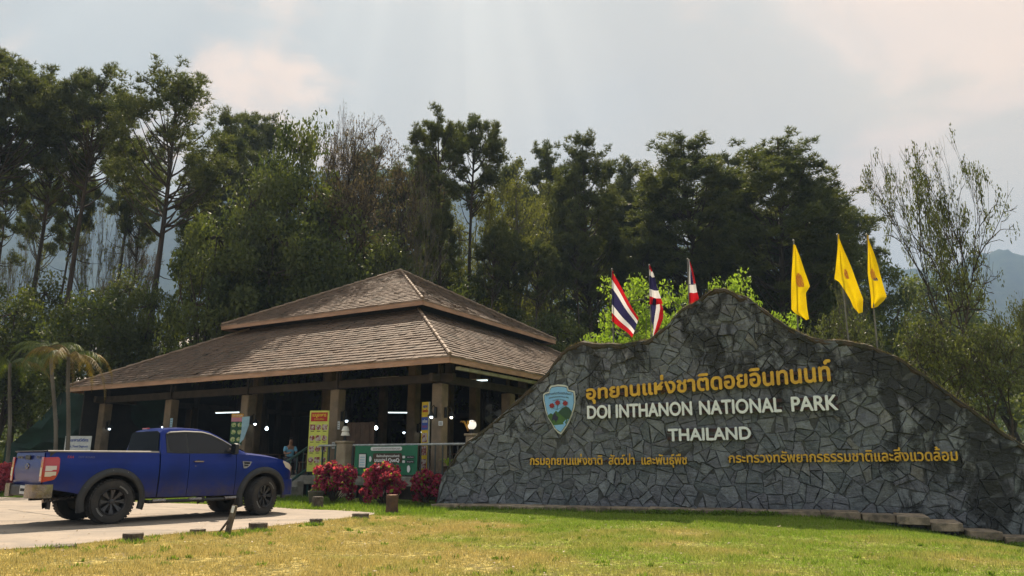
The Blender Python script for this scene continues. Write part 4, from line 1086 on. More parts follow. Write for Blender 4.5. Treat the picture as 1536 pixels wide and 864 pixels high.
for sx in (-1, 1):
    for sy in (-1, 1): g = MB(); g.box((sx * .14, sy * .14, .21), (.035, .035, .42)); g.build('leg', m_black, ch)
# pedestal fan behind the wall's left slope
o = at_depth(738, 620, 26.5)
fn = empty('electric_fan', o, R(10), 'dark round wall fan half hidden behind the left slope of the stone wall', 'fan')
g = MB()
for r_ in (.36, .27, .18, .09):
    pts = [(r_ * math.cos(q), -.1 if r_ > .3 else -.13, r_ * math.sin(q)) for q in [k * math.pi / 12 for k in range(25)]]; g.tube(pts, .006, 4)
for k in range(12): q = k * math.pi / 6; g.tube([(.05 * math.cos(q), -.14, .05 * math.sin(q)), (.36 * math.cos(q), -.1, .36 * math.sin(q))], .004, 3)
g.build('cage', m_steel, fn)
for k in range(3):
    q = k * 2.09; g = MB(); P = [[(r_ * math.cos(q + s_), -.06 + s_ * .06, r_ * math.sin(q + s_)) for s_ in (-.45, 0, .45)] for r_ in (.05, .2, .33)]; g.grid(P, thick=.008, tdir=(0, 1, 0)); g.build('blade', m_steel, fn)
g = MB(); g.lathe([(0, -.12), (.06, -.1), (.08, .0), (.06, .12), (0, .13)], n=12, axis='y'); g.build('motor', m_black, fn)
g = MB(); g.tube([(0, .1, 0), (0, .1, FLOOR - o.z)], .025, 8); g.build('stand', m_black, fn)
# brown board leaning inside and terracotta pot with plant inside the railing
o = at_depth(540, 665, 28.5)
bb = empty('brown_partition', (o.x, o.y, FLOOR), R(-20), 'low brown wooden partition standing inside behind the banner', 'partition')
for k in range(6): g = MB(); g.box((-.5 + k * .2, (k % 2) * .004, .95), (.195, .03, 1.9), ch=.005); g.build('plank', m_wood, bb)
# ------------------------------------------------------------------ pickup truck. local x forward from the rear axle, y to its left, z up
TR = empty('pickup_truck', (-8.38, 15.367, 0.055), 0.861, 'metallic blue extended-cab pickup truck with black wheel-arch flares parked on the drive', 'pickup truck')
m_paint, t, b = prin('blue_metallic_paint')
v = pos(t)
c = mixc(t, smap(t, noisef(t, v, 1.5, 4.0), 0.4, 0.7), (0.004, 0.022, 0.20), (0.003, 0.016, 0.15))
se = N(t, 'ShaderNodeSeparateXYZ'); t.links.new(v, se.inputs[0])
dust = mathn(t, 'MULTIPLY', smap(t, se.outputs[2], 0.95, 0.45), smap(t, noisef(t, v, 6.0, 6.0, 0.7), 0.35, 0.7, 0.15, 0.55))
c = mixc(t, dust, c, (0.10, 0.085, 0.07))
t.links.new(c, b.inputs['Base Color']); b.inputs['Metallic'].default_value = 0.25; b.inputs['Roughness'].default_value = 0.33
t.links.new(mathn(t, 'ADD', mathn(t, 'MULTIPLY', dust, 0.5), 0.3), b.inputs['Roughness'])
b.inputs['Coat Weight'].default_value = 0.2; b.inputs['Specular IOR Level'].default_value = 0.22; b.inputs['Coat Roughness'].default_value = 0.06
m_blk = mat('black_flare_plastic', (0.018, 0.02, 0.022), 0.55, (0.03, 0.03, 0.03), 5.0, bmp=0.1, bscale=80)
m_tyre = mat('dusty_tyre_rubber', (0.022, 0.022, 0.022), 0.85, (0.045, 0.04, 0.035), 4.0, bmp=0.2)
m_glass, t, b = prin('tinted_window_glass'); b.inputs['Base Color'].default_value = (0.010, 0.012, 0.018, 1); b.inputs['Roughness'].default_value = 0.04; b.inputs['Specular IOR Level'].default_value = 0.35
m_rg, t, b = prin('dark_reflection_glass'); b.inputs['Base Color'].default_value = (0.006, 0.007, 0.009, 1); b.inputs['Roughness'].default_value = 0.12; b.inputs['Specular IOR Level'].default_value = 0.03  # black, low-sheen pane stands for the dark trees it would reflect
m_chr, t, b = prin('dusty_chrome'); v = pos(t); t.links.new(smap(t, noisef(t, v, 7, 5), .3, .7, .12, .35), b.inputs['Roughness']); b.inputs['Metallic'].default_value = 0.9; t.links.new(mixc(t, smap(t, noisef(t, v, 5, 5), .4, .7), (0.30, 0.26, 0.23), (0.17, 0.14, 0.12)), b.inputs['Base Color'])
m_rim, t, b = prin('black_rim_paint'); b.inputs['Base Color'].default_value = (0.016, 0.016, 0.018, 1); b.inputs['Roughness'].default_value = 0.3
m_spoke = mat('dark_grey_spoke', (0.05, 0.05, 0.055), 0.35, (0.035, 0.035, 0.04), 5.0)
m_under = mat('dark_underbody', (0.012, 0.012, 0.013), 0.9)
m_tlr, t, b = prin('red_lens'); b.inputs['Base Color'].default_value = (0.42, 0.012, 0.016, 1); b.inputs['Roughness'].default_value = 0.12; b.inputs['Coat Weight'].default_value = 1
m_tlw, t, b = prin('clear_lens'); b.inputs['Base Color'].default_value = (0.62, 0.55, 0.48, 1); b.inputs['Roughness'].default_value = 0.15; b.inputs['Coat Weight'].default_value = 1
m_cap = mat('bed_rail_sheen_cap', (0.30, 0.27, 0.24), 0.35, (0.2, 0.18, 0.16), 5.0)  # light tan paints the sky's reflection along the rails into the colour

WX = ([-1.22, -1.15, -1.0, -.6, 0, 1, 2.6, 3.3, 3.6, 3.8, 3.95, 4.05, 4.12], [.83, .865, .89, .91, .92, .92, .92, .915, .89, .85, .78, .68, .55])
ZB_ = ([.38, .5, .62, .70, .74, .78, .9, 1.0, 1.10, 1.14, 1.18, 1.26, 1.34, 1.38], [-.05, -.03, -.012, -.006, -.014, -.004, 0, .002, -.004, -.008, -.020, -.032, -.048, -.06])
def yb(x, z): return lerp(x, *WX) + lerp(z, *ZB_)
HUBS = (0.0, 3.22); HZ = 0.415; AR = 0.515
def ztop(x):
    if x < 0.85: return 1.345
    return lerp(x, [.85, 2.5, 2.8, 3.1, 3.4, 3.7, 3.9, 4.02, 4.12], [1.315, 1.32, 1.31, 1.285, 1.25, 1.20, 1.14, 1.06, 1.0])
def zbot(x):
    base = lerp(x, [-1.22, -.7, -.55, .5, .6, 2.6, 2.7, 3.7, 3.8, 4.12], [.70, .60, .56, .50, .47, .45, .45, .45, .42, .44])
    for hx in HUBS:
        d = abs(x - hx)
        if d < AR: base = max(base, HZ + math.sqrt(AR * AR - d * d))
    return base
def side(name, x0, x1, s, m=m_paint, off=0.0, zt=None, zb=None, parent=TR, nx=None, nz=14, thick=0.018):
    n = nx or max(4, int((x1 - x0) / 0.045)); P = []
    xs = [x0 + (x1 - x0) * i / n for i in range(n + 1)]
    for x in xs:
        b0 = (zb or zbot)(x); t0 = (zt or ztop)(x)
        P.append([(x, s * (yb(x, z) + off), z) for z in [b0 + (t0 - b0) * j / nz for j in range(nz + 1)]])
    g = MB(); g.grid(P, thick=thick, tdir=(0, -s, 0)); return g.build(name, m, parent, smooth=50)
GP = 0.006
for s in (-1, 1):
    bs = side('bed_side', -1.20, 0.84, s)
    dr = side('rear_door', 0.86 + GP, 1.46 - GP, s)
    fd_ = side('front_door', 1.46 + GP, 2.52 - GP, s)
    fe = side('front_wing', 2.52 + GP, 4.12, s)
    # bed rail cap
    P = [[(x, s * (.86 - dy), 1.35 + dz) for dy, dz in ((-.012, -.012), (-.012, .012), (.02, .022), (.10, .022), (.11, -.02))] for x in (-1.2, -.5, .2, .83)]
    g = MB(); g.grid(P); g.build('bed_rail_sheen_cap', m_cap, TR)
    # arch flares
    for hx in HUBS:
        P = []
        for k in range(33):
            a = -0.30 + (math.pi + .60) * k / 32
            if hx > 1: a = -0.12 + (math.pi + .50) * k / 32
            ca, sn_ = math.cos(a), math.sin(a); row = []
            for r_, o_ in ((AR - .02, .0), (AR - .012, .055), (AR + .02, .072), (AR + .06, .064), (AR + .10, .03), (AR + .115, .002)):
                x, z = hx + r_ * ca, HZ + r_ * sn_
                row.append((x, s * (yb(x, min(max(z, .5), 1.2)) + o_), z))
            P.append(row)
        g = MB(); g.grid(P); fl = g.build('wheel_arch_flare', m_blk, TR, smooth=50)
        for k in range(2, 31, 5):
            a = (math.pi) * k / 32; x, z = hx + (AR + .075) * math.cos(a), HZ + (AR + .075) * math.sin(a)
            g = MB(); g.lathe([(0.009, 0), (.006, .006), (0, .007)], (x, s * (yb(x, min(z, 1.2)) + .05), z), 6, axis='y', m=Matrix.Scale(s, 3, (0, 1, 0))); g.build('bolt', m_chr, fl)
        # inner wheel well
        P = [[(hx + AR * math.cos(a), s * y, HZ + AR * math.sin(a)) for y in (.90, .50)] for a in [k * math.pi / 12 for k in range(13)]]
        g = MB(); g.grid(P); g.add([(hx + AR * math.cos(a), s * .5, HZ + AR * math.sin(a)) for a in [k * math.pi / 12 for k in range(13)]], [tuple(range(13))]); g.build('wheel_well', m_under, TR)
        g = MB(); mx = hx - AR - .02; g.box((mx - .0, s * .80, .40), (.02, .24, .34), ch=.004); g.build('mud_flap', m_blk, TR)
    # handles, keyhole, vent, decal
    g = MB(); x = 1.66; y0 = yb(x, 1.16)
    P = [(1.55, 0.0), (1.57, .035), (1.66, .045), (1.75, .035), (1.77, 0)]
    g.tube([(a, s * (y0 + o_), 1.165) for a, o_ in P], [.012, .017, .018, .017, .012], 8); g.build('door_handle', m_chr, fd_, smooth=True)
    g = MB(); g.lathe([(0.05, 0), (.0, .004)], (1.66, s * (y0 - .004), 1.155), 12, axis='y', m=Matrix.Scale(s, 3, (0, 1, 0))); g.build('handle_recess', m_under, fd_)
    g = MB(); g.lathe([(0.012, 0), (.0, .004)], (1.60, s * yb(1.6, 1.08), 1.07), 8, axis='y', m=Matrix.Scale(s, 3, (0, 1, 0))); g.build('door_lock', m_chr, fd_)
    vent = [(2.66, 1.17), (2.89, 1.16), (2.84, 1.07), (2.76, 1.015), (2.69, 1.02)]
    g = MB(); g.prism(vent, .0, .014, lambda a, b_, t: (a, s * (yb(a, b_) + t), b_)); vv = g.build('wing_vent', m_chr, fe)
    cxv, czv = 2.76, 1.10
    for k in range(2):
        q = [(2.70, 1.15 - k * .055), (2.85 - k * .03, 1.145 - k * .055), (2.83 - k * .05, 1.11 - k * .05), (2.71, 1.11 - k * .05)]
        g = MB(); g.prism(q, .014, .017, lambda a, b_, t: (a, s * (yb(a, b_) + t), b_)); g.build('vent_slot', m_under, vv)
    # tail light: red housing with pale lower lenses
    tz = lambda x: 1.255; 
    tl = side('tail_light', -1.235, -0.985, s, m_tlr, .012, zt=lambda x: lerp(x, [-1.235, -1.0, -.985], [1.24, 1.25, 1.22]), zb=lambda x: lerp(x, [-1.235, -1.05, -1.0, -.985], [.80, .84, .92, 1.0]), nx=8, thick=.03)
    for z0, z1 in ((1.0, 1.09), (.90, .985)):
        side('clear_lens', -1.20, -1.03, s, m_tlw, .018, zt=lambda x: z1, zb=lambda x: z0 + .02 * (x > -1.1), parent=tl, nx=4, thick=.01)
    g = MB(); g.box((-1.238, s * .80, 1.03), (.02, .12, .44), ch=.006); g.build('tail_light_wrap', m_tlr, tl)
    g = MB(); g.box((-1.251, s * .80, .98), (.01, .085, .16), ch=.003); g.build('clear_lens', m_tlw, tl)
    # headlight
    hl = side('headlight', 3.72, 4.115, s, m_tlw, .010, zt=lambda x: ztop(x) - .015, zb=lambda x: lerp(x, [3.72, 3.8, 4.12], [1.14, 1.03, .90]), nx=10, thick=.02)
    # step bar
    g = MB(); g.tube([(.62, s * .70, .40), (.70, s * .93, .385), (1.5, s * .96, .385), (2.45, s * .93, .385), (2.55, s * .70, .42)], .035, 10); sb_ = g.build('side_step', m_blk, TR, smooth=True)
    for x0 in (.75, 1.50, 2.28): g = MB(); g.tube([(x0, s * .955, .402), (x0 + .26, s * .955, .402)], .036, 10); g.build('step_pad', m_chr, sb_, smooth=True)
    # wheels
# cab shell
RZ = ([.875, .90, .96, 1.1, 1.4, 1.75, 1.95, 2.15, 2.4, 2.65, 2.86], [1.36, 1.76, 1.815, 1.845, 1.862, 1.85, 1.81, 1.72, 1.575, 1.42, 1.315])
P = []
for x in [.875, .885, .90, .93, .96, 1.03, 1.1, 1.25, 1.4, 1.6, 1.75, 1.85, 1.95, 2.05, 2.15, 2.28, 2.4, 2.52, 2.65, 2.76, 2.86]:
    zr = lerp(x, *RZ); row = []
    yt = .865 - (zr - 1.31) * .40; half = []
    for f in (0, .25, .5, .75, .92): half.append((.872 + (yt - .872) * f, 1.31 + (zr - .035 - 1.31) * f))
    half += [(yt - .03, zr - .012), (yt - .12, zr + .0), (yt * .5, zr + .014), (0, zr + .02)]
    row = [(x, -y, z) for y, z in half] + [(x, y, z) for y, z in half[-2::-1]]
    P.append(row)
g = MB(); g.grid(P); k = len(P[0]); g.add(P[0], [tuple(range(k))]); cab = g.build('cab_shell', m_paint, TR, smooth=40)
def gy(x, z): return .872 - (z - 1.31) * .405
def winpane(name, poly, s, m=m_glass, off=.008, th=.01, parent=cab):
    g = MB(); g.prism(poly, 0, th, lambda a, b_, t: (a, s * (gy(a, b_) + off + t - th), b_)); return g.build(name, m, parent)
for s in (-1, 1):
    winpane('window_seal', [(.99, 1.345), (1.0, 1.73), (1.06, 1.765), (1.4, 1.79), (1.78, 1.785), (1.97, 1.74), (2.22, 1.625), (2.5, 1.47), (2.56, 1.40), (2.56, 1.335), (1.2, 1.33)], s, m_blk, .006, .008)
    winpane('rear_side_window', [(1.06, 1.38), (1.04, 1.50), (1.02, 1.70), (1.08, 1.73), (1.415, 1.755), (1.42, 1.35), (1.16, 1.35)], s, off=.012)
    winpane('front_side_window', [(1.46, 1.35), (1.455, 1.757), (1.77, 1.755), (1.95, 1.71), (2.2, 1.595), (2.42, 1.465), (2.44, 1.355)], s, off=.012)
    # smoked rain visor over the windows
    g = MB(); vis_ = [(1.02, 1.745), (1.08, 1.775), (1.4, 1.80), (1.78, 1.795), (1.97, 1.75), (2.22, 1.635), (2.46, 1.50)]
    P = [[(a, s * (gy(a, b_) + o_), b_ + dz) for o_, dz in ((.012, .0), (.035, -.02), (.038, -.055))] for a, b_ in vis_]; g.grid(P, thick=.004, tdir=(0, -s, 0)); g.build('rain_visor', m_blk, cab)
    # mirrors
    g = MB(); M = Matrix.Translation((2.42, s * 1.0, 1.42)) @ Matrix.Rotation(s * -.1, 4, 'Z')
    prof = [(-.085, .02), (-.08, .11), (0, .13), (.08, .10), (.09, .02), (.08, -.09), (0, -.11), (-.08, -.09)]
    g.prism(prof, -.05, .03, lambda a, b_, t: M @ Vector((t, a, b_))); mir = g.build('mirror_housing', m_blk, TR)
    g = MB(); g.prism([(a * 1.02, b_ * .5 + .06) for a, b_ in prof], .02, .055, lambda a, b_, t: M @ Vector((t, a, b_))); g.build('chrome_cap', m_chr, mir)
    g = MB(); g.prism([(a * .85, b_ * .85) for a, b_ in prof], -.058, -.05, lambda a, b_, t: M @ Vector((t, a, b_))); g.build('mirror_glass', m_glass, mir)
    g = MB(); g.tube([(2.46, s * .86, 1.36), (2.43, s * .93, 1.38)], .03, 6); g.build('mirror_arm', m_blk, mir)
# rear window, brake light, windscreen
g = MB(); g.prism([(-.74, 1.37), (.74, 1.37), (.66, 1.74), (.55, 1.785), (-.55, 1.785), (-.66, 1.74)], .0, .014, lambda a, b_, t: (.872 + (b_ - 1.36) * .06 - t, a, b_)); g.build('rear_window', m_rg, cab)
g = MB(); g.box((.888, 0, 1.845), (.05, .26, .028), ch=.006); g.build('brake_light', m_tlr, cab)
P = [[(x + .008, y, lerp(x, *RZ) + .022 - .014 * abs(y) ** 2 + .01) for y in [(.865 - (lerp(x, *RZ) - 1.31) * .40 - .09) * q for q in (-1, -.5, 0, .5, 1)]] for x in (2.0, 2.2, 2.4, 2.6, 2.8)]
g = MB(); g.grid(P); g.build('windscreen', m_glass, cab, smooth=True)
# bonnet
P = []
for x in [2.80, 2.9, 3.05, 3.2, 3.4, 3.6, 3.75, 3.88, 3.98, 4.05]:
    z = ztop(x); W_ = yb(x, z) - .012; P.append([(x, W_ * q, z + .055 * (1 - abs(q) ** 2.5) + (.018 if .35 < abs(q) < .8 else 0)) for q in (-1, -.9, -.8, -.6, -.35, 0, .35, .6, .8, .9, 1)])
g = MB(); g.grid(P, thick=.02, tdir=(0, 0, -1)); g.build('bonnet', m_paint, TR, smooth=50)
# front: grille, bumper
g = MB(); g.box((4.06, 0, .93), (.16, 1.15, .30), ch=.03); gr = g.build('grille', m_under, TR)
for k in range(3): g = MB(); g.box((4.145, 0, .84 + k * .09), (.03, 1.1, .045), ch=.01); g.build('grille_bar', m_chr, gr)
P = [[(x, y, z) for z in (.42, .5, .62, .76)] for x, y in ((3.78, -.90), (3.98, -.84), (4.14, -.62), (4.2, -.3), (4.21, 0), (4.2, .3), (4.14, .62), (3.98, .84), (3.78, .90))]
g = MB(); g.grid(P, thick=.05, tdir=(-1, 0, 0)); g.build('front_bumper', m_paint, TR, smooth=True)
# underbody core, axles, chassis rails, exhaust
g = MB(); g.box((1.45, 0, .80), (5.1, 1.0, .40)); g.box((1.57, 0, .80), (1.85, 1.74, .62)); g.box((-.88, 0, .90), (.55, 1.66, .42)); g.box((3.9, 0, .75), (.2, 1.3, .5))
g.box((.84, 0, 1.05), (.04, 1.7, .5)); g.build('underbody', m_under, TR)
g = MB()
for s in (-1, 1): g.box((1.4, s * .42, .50), (4.8, .09, .14))
g.tube([(0, -.75, HZ), (0, .75, HZ)], .06, 8); g.tube([(3.22, -.7, HZ), (3.22, .7, HZ)], .05, 8); g.lathe([(0.0, -.14), (.13, -.08), (.15, 0), (.13, .08), (0, .14)], (0, 0, HZ), 12, axis='y'); g.build('chassis', m_under, TR)
g = MB(); g.tube([(.6, -.5, .50), (-.6, -.52, .52), (-1.1, -.62, .46)], .035, 8); g.build('exhaust_pipe', m_chr, TR)
g = MB(); g.box((-.17, 0, .98), (1.9, 1.6, .03)); g.box((-.17, .82, 1.16), (1.95, .03, .36)); g.box((-.17, -.82, 1.16), (1.95, .03, .36)); g.build('bed_liner', m_blk, TR)
# tailgate
P = [[(-1.20 - .035 * math.sin((z - .72) / .62 * math.pi) - .012 * (abs(z - 1.3) < .03), y, z) for z in (.72, .78, .86, .98, 1.08, 1.18, 1.26, 1.31, 1.35)] for y in (-.76, -.74, -.4, 0, .4, .74, .76)]
g = MB(); g.grid(P, thick=.05, tdir=(1, 0, 0)); tg = g.build('tailgate', m_paint, TR, smooth=50)
g = MB(); g.box((-1.2, 0, 1.358), (.09, 1.6, .022), ch=.006); g.build('tailgate_cap', m_blk, tg)
g = MB(); g.box((-1.245, 0, 1.245), (.02, .26, .08), ch=.01); g.build('tailgate_handle', m_blk, tg)
def tg_text(s_, y0, y1, z, h_, m, name):
    isl = text_mesh(s_, 1.0, .002); xs = [p[0] for q in isl for p in q[0]]; a, b_ = min(xs), max(xs)
    g = MB()
    for vs, fs in isl: g.add([(-1.238 - p[2] * 2, y0 + (p[0] - a) / (b_ - a) * (y1 - y0), z + p[1] * h_ / .72) for p in vs], fs)
    return g.build(name, m, tg, recalc=False)
tg_text('RANGER', .62, .28, 1.225, .045, m_chr, 'tailgate_words'); tg_text('XLT', -.42, -.62, 1.225, .045, m_chr, 'tailgate_words')
g = MB(); g.lathe([(.105, 0), (.10, .012), (.0, .014)], (-1.235, 0, 1.08), 24, m=Matrix.Rotation(R(-90), 3, 'Y') @ Matrix.Diagonal((.5, 1, 1))); g.build('round_emblem', m_chr, tg, smooth=True)
g = MB(); g.lathe([(.088, .012), (.0, .016)], (-1.235, 0, 1.08), 24, m=Matrix.Rotation(R(-90), 3, 'Y') @ Matrix.Diagonal((.48, 1, 1))); g.build('emblem_field', m_paint, tg)
# rear bumper
P = [[(x, y, z) for z in (.52, .56, .66, .74, .76)] for x, y in ((-1.13, -.89), (-1.24, -.88), (-1.32, -.82), (-1.36, -.68), (-1.36, -.42))]
for s in (-1, 1):
    g = MB(); g.grid([[(a, b_ * -s, c_) for a, b_, c_ in r_] for r_ in P], thick=.12, tdir=(.7, 0, 0)); g.build('bumper_end', m_chr, TR, smooth=50)
g = MB(); g.box((-1.27, 0, .645), (.14, .92, .19), ch=.02); g.build('bumper_step', m_blk, TR)
g = MB(); g.box((-1.345, -.28, .66), (.012, .30, .15), ch=.003); npl = g.build('number_plate', flatm('plate_white', (.6, .62, .62)), TR)
g = MB(); g.box((-1.352, -.28, .66), (.004, .22, .05)); g.build('plate_print', m_under, npl)
# decal on the bed side
isl = text_mesh('FX4', 1.0, .001); g = MB(); xs = [p[0] for q in isl for p in q[0]]
for vs, fs in isl: g.add([(-.86 + (p[0] - min(xs)) * .066, -(yb(-.8, 1.24) + .006 + p[2]), 1.225 + p[1] * .07) for p in vs], fs)
sd_ = [o for o in TR.children if o.name.startswith('bed_side')][0]
g.build('decal', flatm('decal_red', (.5, .06, .05)), sd_, recalc=False)
isl = text_mesh('OFF ROAD', 1.0, .001); g = MB(); xs = [p[0] for q in isl for p in q[0]]
for vs, fs in isl: g.add([(-.68 + (p[0] - min(xs)) * .06, -(yb(-.6, 1.24) + .006 + p[2]), 1.23 + p[1] * .05) for p in vs], fs)
g.build('decal', flatm('decal_grey', (.12, .13, .25)), sd_, recalc=False)
# wheels
def wheel(hx, s, steer=0.0):
    TW = .145; cx_ = (hx, s * .815, HZ)
    Rt = HZ
    prof = [(.225, -TW + .03), (.26, -TW + .012), (.33, -TW), (.385, -TW + .012), (.408, -TW + .04), (.414, -.05), (.415, .05), (.408, TW - .04), (.385, TW - .012), (.33, TW), (.26, TW - .012), (.225, TW - .03)]
    M = Matrix.Rotation(steer, 3, 'Z')
    g = MB(); g.lathe(prof, cx_, 48, axis='y', m=M, caps=False); ty = g.build('tyre', m_tyre, TR, smooth=30)
    g = MB()
    for k in range(40):
        a = k * 2 * math.pi / 40
        for yy, w_, tw in ((-.105, .06, .2), (-.035, .055, -.15), (.035, .055, .15), (.105, .06, -.2)):
            aa = a + (.08 if abs(yy) < .06 else 0)
            MM = Matrix.Translation(cx_) @ M.to_4x4() @ Matrix.Rotation(aa, 4, 'Y') @ Matrix.Translation((Rt - .001, yy, 0)) @ Matrix.Rotation(tw, 4, 'X')
            g.box((0, 0, 0), (.012, w_, .042), m=MM @ Matrix.Identity(4))
    tag(g.build('tread', m_tyre, ty, recalc=False), kind='stuff')
    # raised pale lettering arcs on the outer wall
    g = MB()
    for a0, n_ in ((.5, 9), (3.5, 8)):
        for k in range(n_):
            a = a0 + k * .085; r0, r1 = .285, .312
            q = [(r_ * math.cos(a + d_), s * (TW + .0015 if True else 0), r_ * math.sin(a + d_)) for r_, d_ in ((r0, 0), (r1, 0), (r1, .055), (r0, .055))]
            g.add([Vector(cx_) + M @ Vector(p) for p in q], [(0, 1, 2, 3)])
    tag(g.build('sidewall_letters', flatm('tyre_letter_white', (.26, .26, .25)), ty, recalc=False), kind='stuff')
    sc_ = Matrix.Scale(s, 3, (0, 1, 0)); MS = M @ sc_
    g = MB(); g.lathe([(.25, .135), (.243, .145), (.228, .13), (.215, .05), (.20, .0), (.0, .0)], cx_, 40, axis='y', m=MS, caps=False); rm_ = g.build('rim', m_rim, TR, smooth=30)
    g = MB()
    for k in range(8):
        a = k * math.pi / 4
        for da in (-.10, .10):
            vs = []
            for r_, w_, y in ((.05, .014, .085), (.13, .012, .10), (.222, .020, .115)):
                c1_, s1_ = math.cos(a + da * (r_ / .2)), math.sin(a + da * (r_ / .2))
                for q in (-1, 1):
                    for yy in (y, y - .03): vs.append(Vector(cx_) + MS @ Vector((r_ * c1_ - s1_ * w_ * q, yy, r_ * s1_ + c1_ * w_ * q)))
            fs = []
            for i in range(2):
                o_ = i * 4; fs += [(o_, o_ + 4, o_ + 6, o_ + 2), (o_ + 1, o_ + 3, o_ + 7, o_ + 5), (o_, o_ + 1, o_ + 5, o_ + 4), (o_ + 2, o_ + 6, o_ + 7, o_ + 3)]
            g.add(vs, fs)
    g.build('spokes', m_spoke, rm_)
    g = MB(); g.lathe([(.05, .08), (.045, .12), (.03, .13), (0, .13)], cx_, 16, axis='y', m=MS); g.build('hub_cap', m_spoke, rm_, smooth=True)
    g = MB()
    for k in range(24):
        a = k * math.pi / 12; p = MS @ Vector((.236 * math.cos(a), .140, .236 * math.sin(a))); g.lathe([(.0055, 0), (0, .005)], Vector(cx_) + p, 5, axis='y', m=MS)
    for k in range(6):
        a = k * math.pi / 3; p = MS @ Vector((.062 * math.cos(a), .09, .062 * math.sin(a))); g.lathe([(.009, 0), (.007, .015), (0, .016)], Vector(cx_) + p, 6, axis='y', m=MS)
    tag(g.build('rivets', m_chr, rm_), kind='stuff')
for s in (-1, 1):
    wheel(HUBS[0], s); wheel(HUBS[1], s, R(20))
# ------------------------------------------------------------------ trees
m_bark = mat('grey_brown_bark', (0.07, 0.05, 0.038), 0.95, (0.035, 0.027, 0.02), 2.0, bmp=0.6, bscale=12, world=True, stretch=(1, 1, .25))
m_bark2 = mat('pale_bark', (0.17, 0.15, 0.12), 0.95, (0.09, 0.078, 0.06), 2.0, bmp=0.5, bscale=12, world=True, stretch=(1, 1, .3))
L_pine = leafmat('pine_needles', (0.038, 0.055, 0.022), (0.125, 0.13, 0.042), 0.38)
L_dark = leafmat('dark_leaves', (0.038, 0.058, 0.020), (0.125, 0.14, 0.038), 0.38)
L_olive = leafmat('olive_leaves', (0.08, 0.085, 0.028), (0.18, 0.18, 0.06), 0.38)
L_light = leafmat('yellow_green_leaves', (0.12, 0.19, 0.025), (0.27, 0.36, 0.06), 0.5)
L_brown = leafmat('brown_dry_leaves', (0.08, 0.06, 0.038), (0.15, 0.11, 0.065), 0.25)
L_red = leafmat('crimson_leaves', (0.07, 0.010, 0.028), (0.60, 0.075, 0.18), 0.45)
L_mid = leafmat('muted_olive_leaves', (0.045, 0.058, 0.022), (0.13, 0.14, 0.05), 0.35)
L_far = leafmat('far_wood_leaves', (0.035, 0.055, 0.03), (0.09, 0.11, 0.05), 0.3)

def leaves(centers, rng, n_per, rad, size, flat=1.0, aspect=1.8, tint_base=None, droop=0.0, up=0.0, mixf=.6):
    """rhombic leaves spread round clump centres; returns V, F, tint"""
    centers = np.asarray(centers); k = len(centers)
    n = k * n_per; ci = np.repeat(np.arange(k), n_per)
    d = rng.normal(size=(n, 3)); d /= np.linalg.norm(d, axis=1)[:, None] + 1e-9
    r = rng.random(n) ** 0.45
    rd = np.asarray(rad) if np.ndim(rad) else np.full(k, rad)
    p = centers[ci] + d * (r * rd[ci])[:, None] * np.array([1, 1, flat])
    a = rng.normal(size=(n, 3)); a[:, 2] += up - droop; a /= np.linalg.norm(a, axis=1)[:, None]
    b_ = rng.normal(size=(n, 3)); b_ -= a * (a * b_).sum(1)[:, None]; b_ /= np.linalg.norm(b_, axis=1)[:, None]
    s = size * (0.6 + 0.8 * rng.random(n))[:, None]
    V = np.stack([p - a * s * .5, p + b_ * s * .5 / aspect, p + a * s * .5, p - b_ * s * .5 / aspect], 1).reshape(-1, 3)
    F = np.arange(4 * n).reshape(n, 4)
    tb = rng.random(k) if tint_base is None else tint_base
    T = np.clip(tb[ci] * mixf + rng.random(n) * (1 - mixf), 0, 1)
    return V, F, T
def tufts(centers, rng, n_per, rad, nl, L, width=0.045):
    """needle tufts: nl narrow blades fanning from each tuft point"""
    centers = np.asarray(centers); k = len(centers); nt_ = k * n_per; ci = np.repeat(np.arange(k), n_per)
    d = rng.normal(size=(nt_, 3)); d /= np.linalg.norm(d, axis=1)[:, None]; d[:, 2] = d[:, 2] * .55
    p = centers[ci] + d * rad * (rng.random(nt_) ** .5)[:, None]
    q = np.repeat(p, nl, 0); n = len(q)
    a = rng.normal(size=(n, 3)); a[:, 2] = np.abs(a[:, 2]) * .9 + .1; a /= np.linalg.norm(a, axis=1)[:, None]
    b_ = np.cross(a, rng.normal(size=(n, 3))); b_ /= np.linalg.norm(b_, axis=1)[:, None] + 1e-9
    l = L * (.7 + .5 * rng.random(n))[:, None]
    V = np.stack([q - b_ * width * .5, q + b_ * width * .5, q + a * l], 1).reshape(-1, 3)
    F = np.arange(3 * n).reshape(n, 3)
    tb = rng.random(k); T = np.clip(np.repeat(tb[ci], nl) * .6 + rng.random(n) * .4, 0, 1)
    return V, F, T
def curve3(p0, p1, bend, n=4):
    p0, p1 = Vector(p0), Vector(p1); return [p0.lerp(p1, i / n) + Vector(bend) * math.sin(math.pi * i / n) for i in range(n + 1)]
VAR = {}
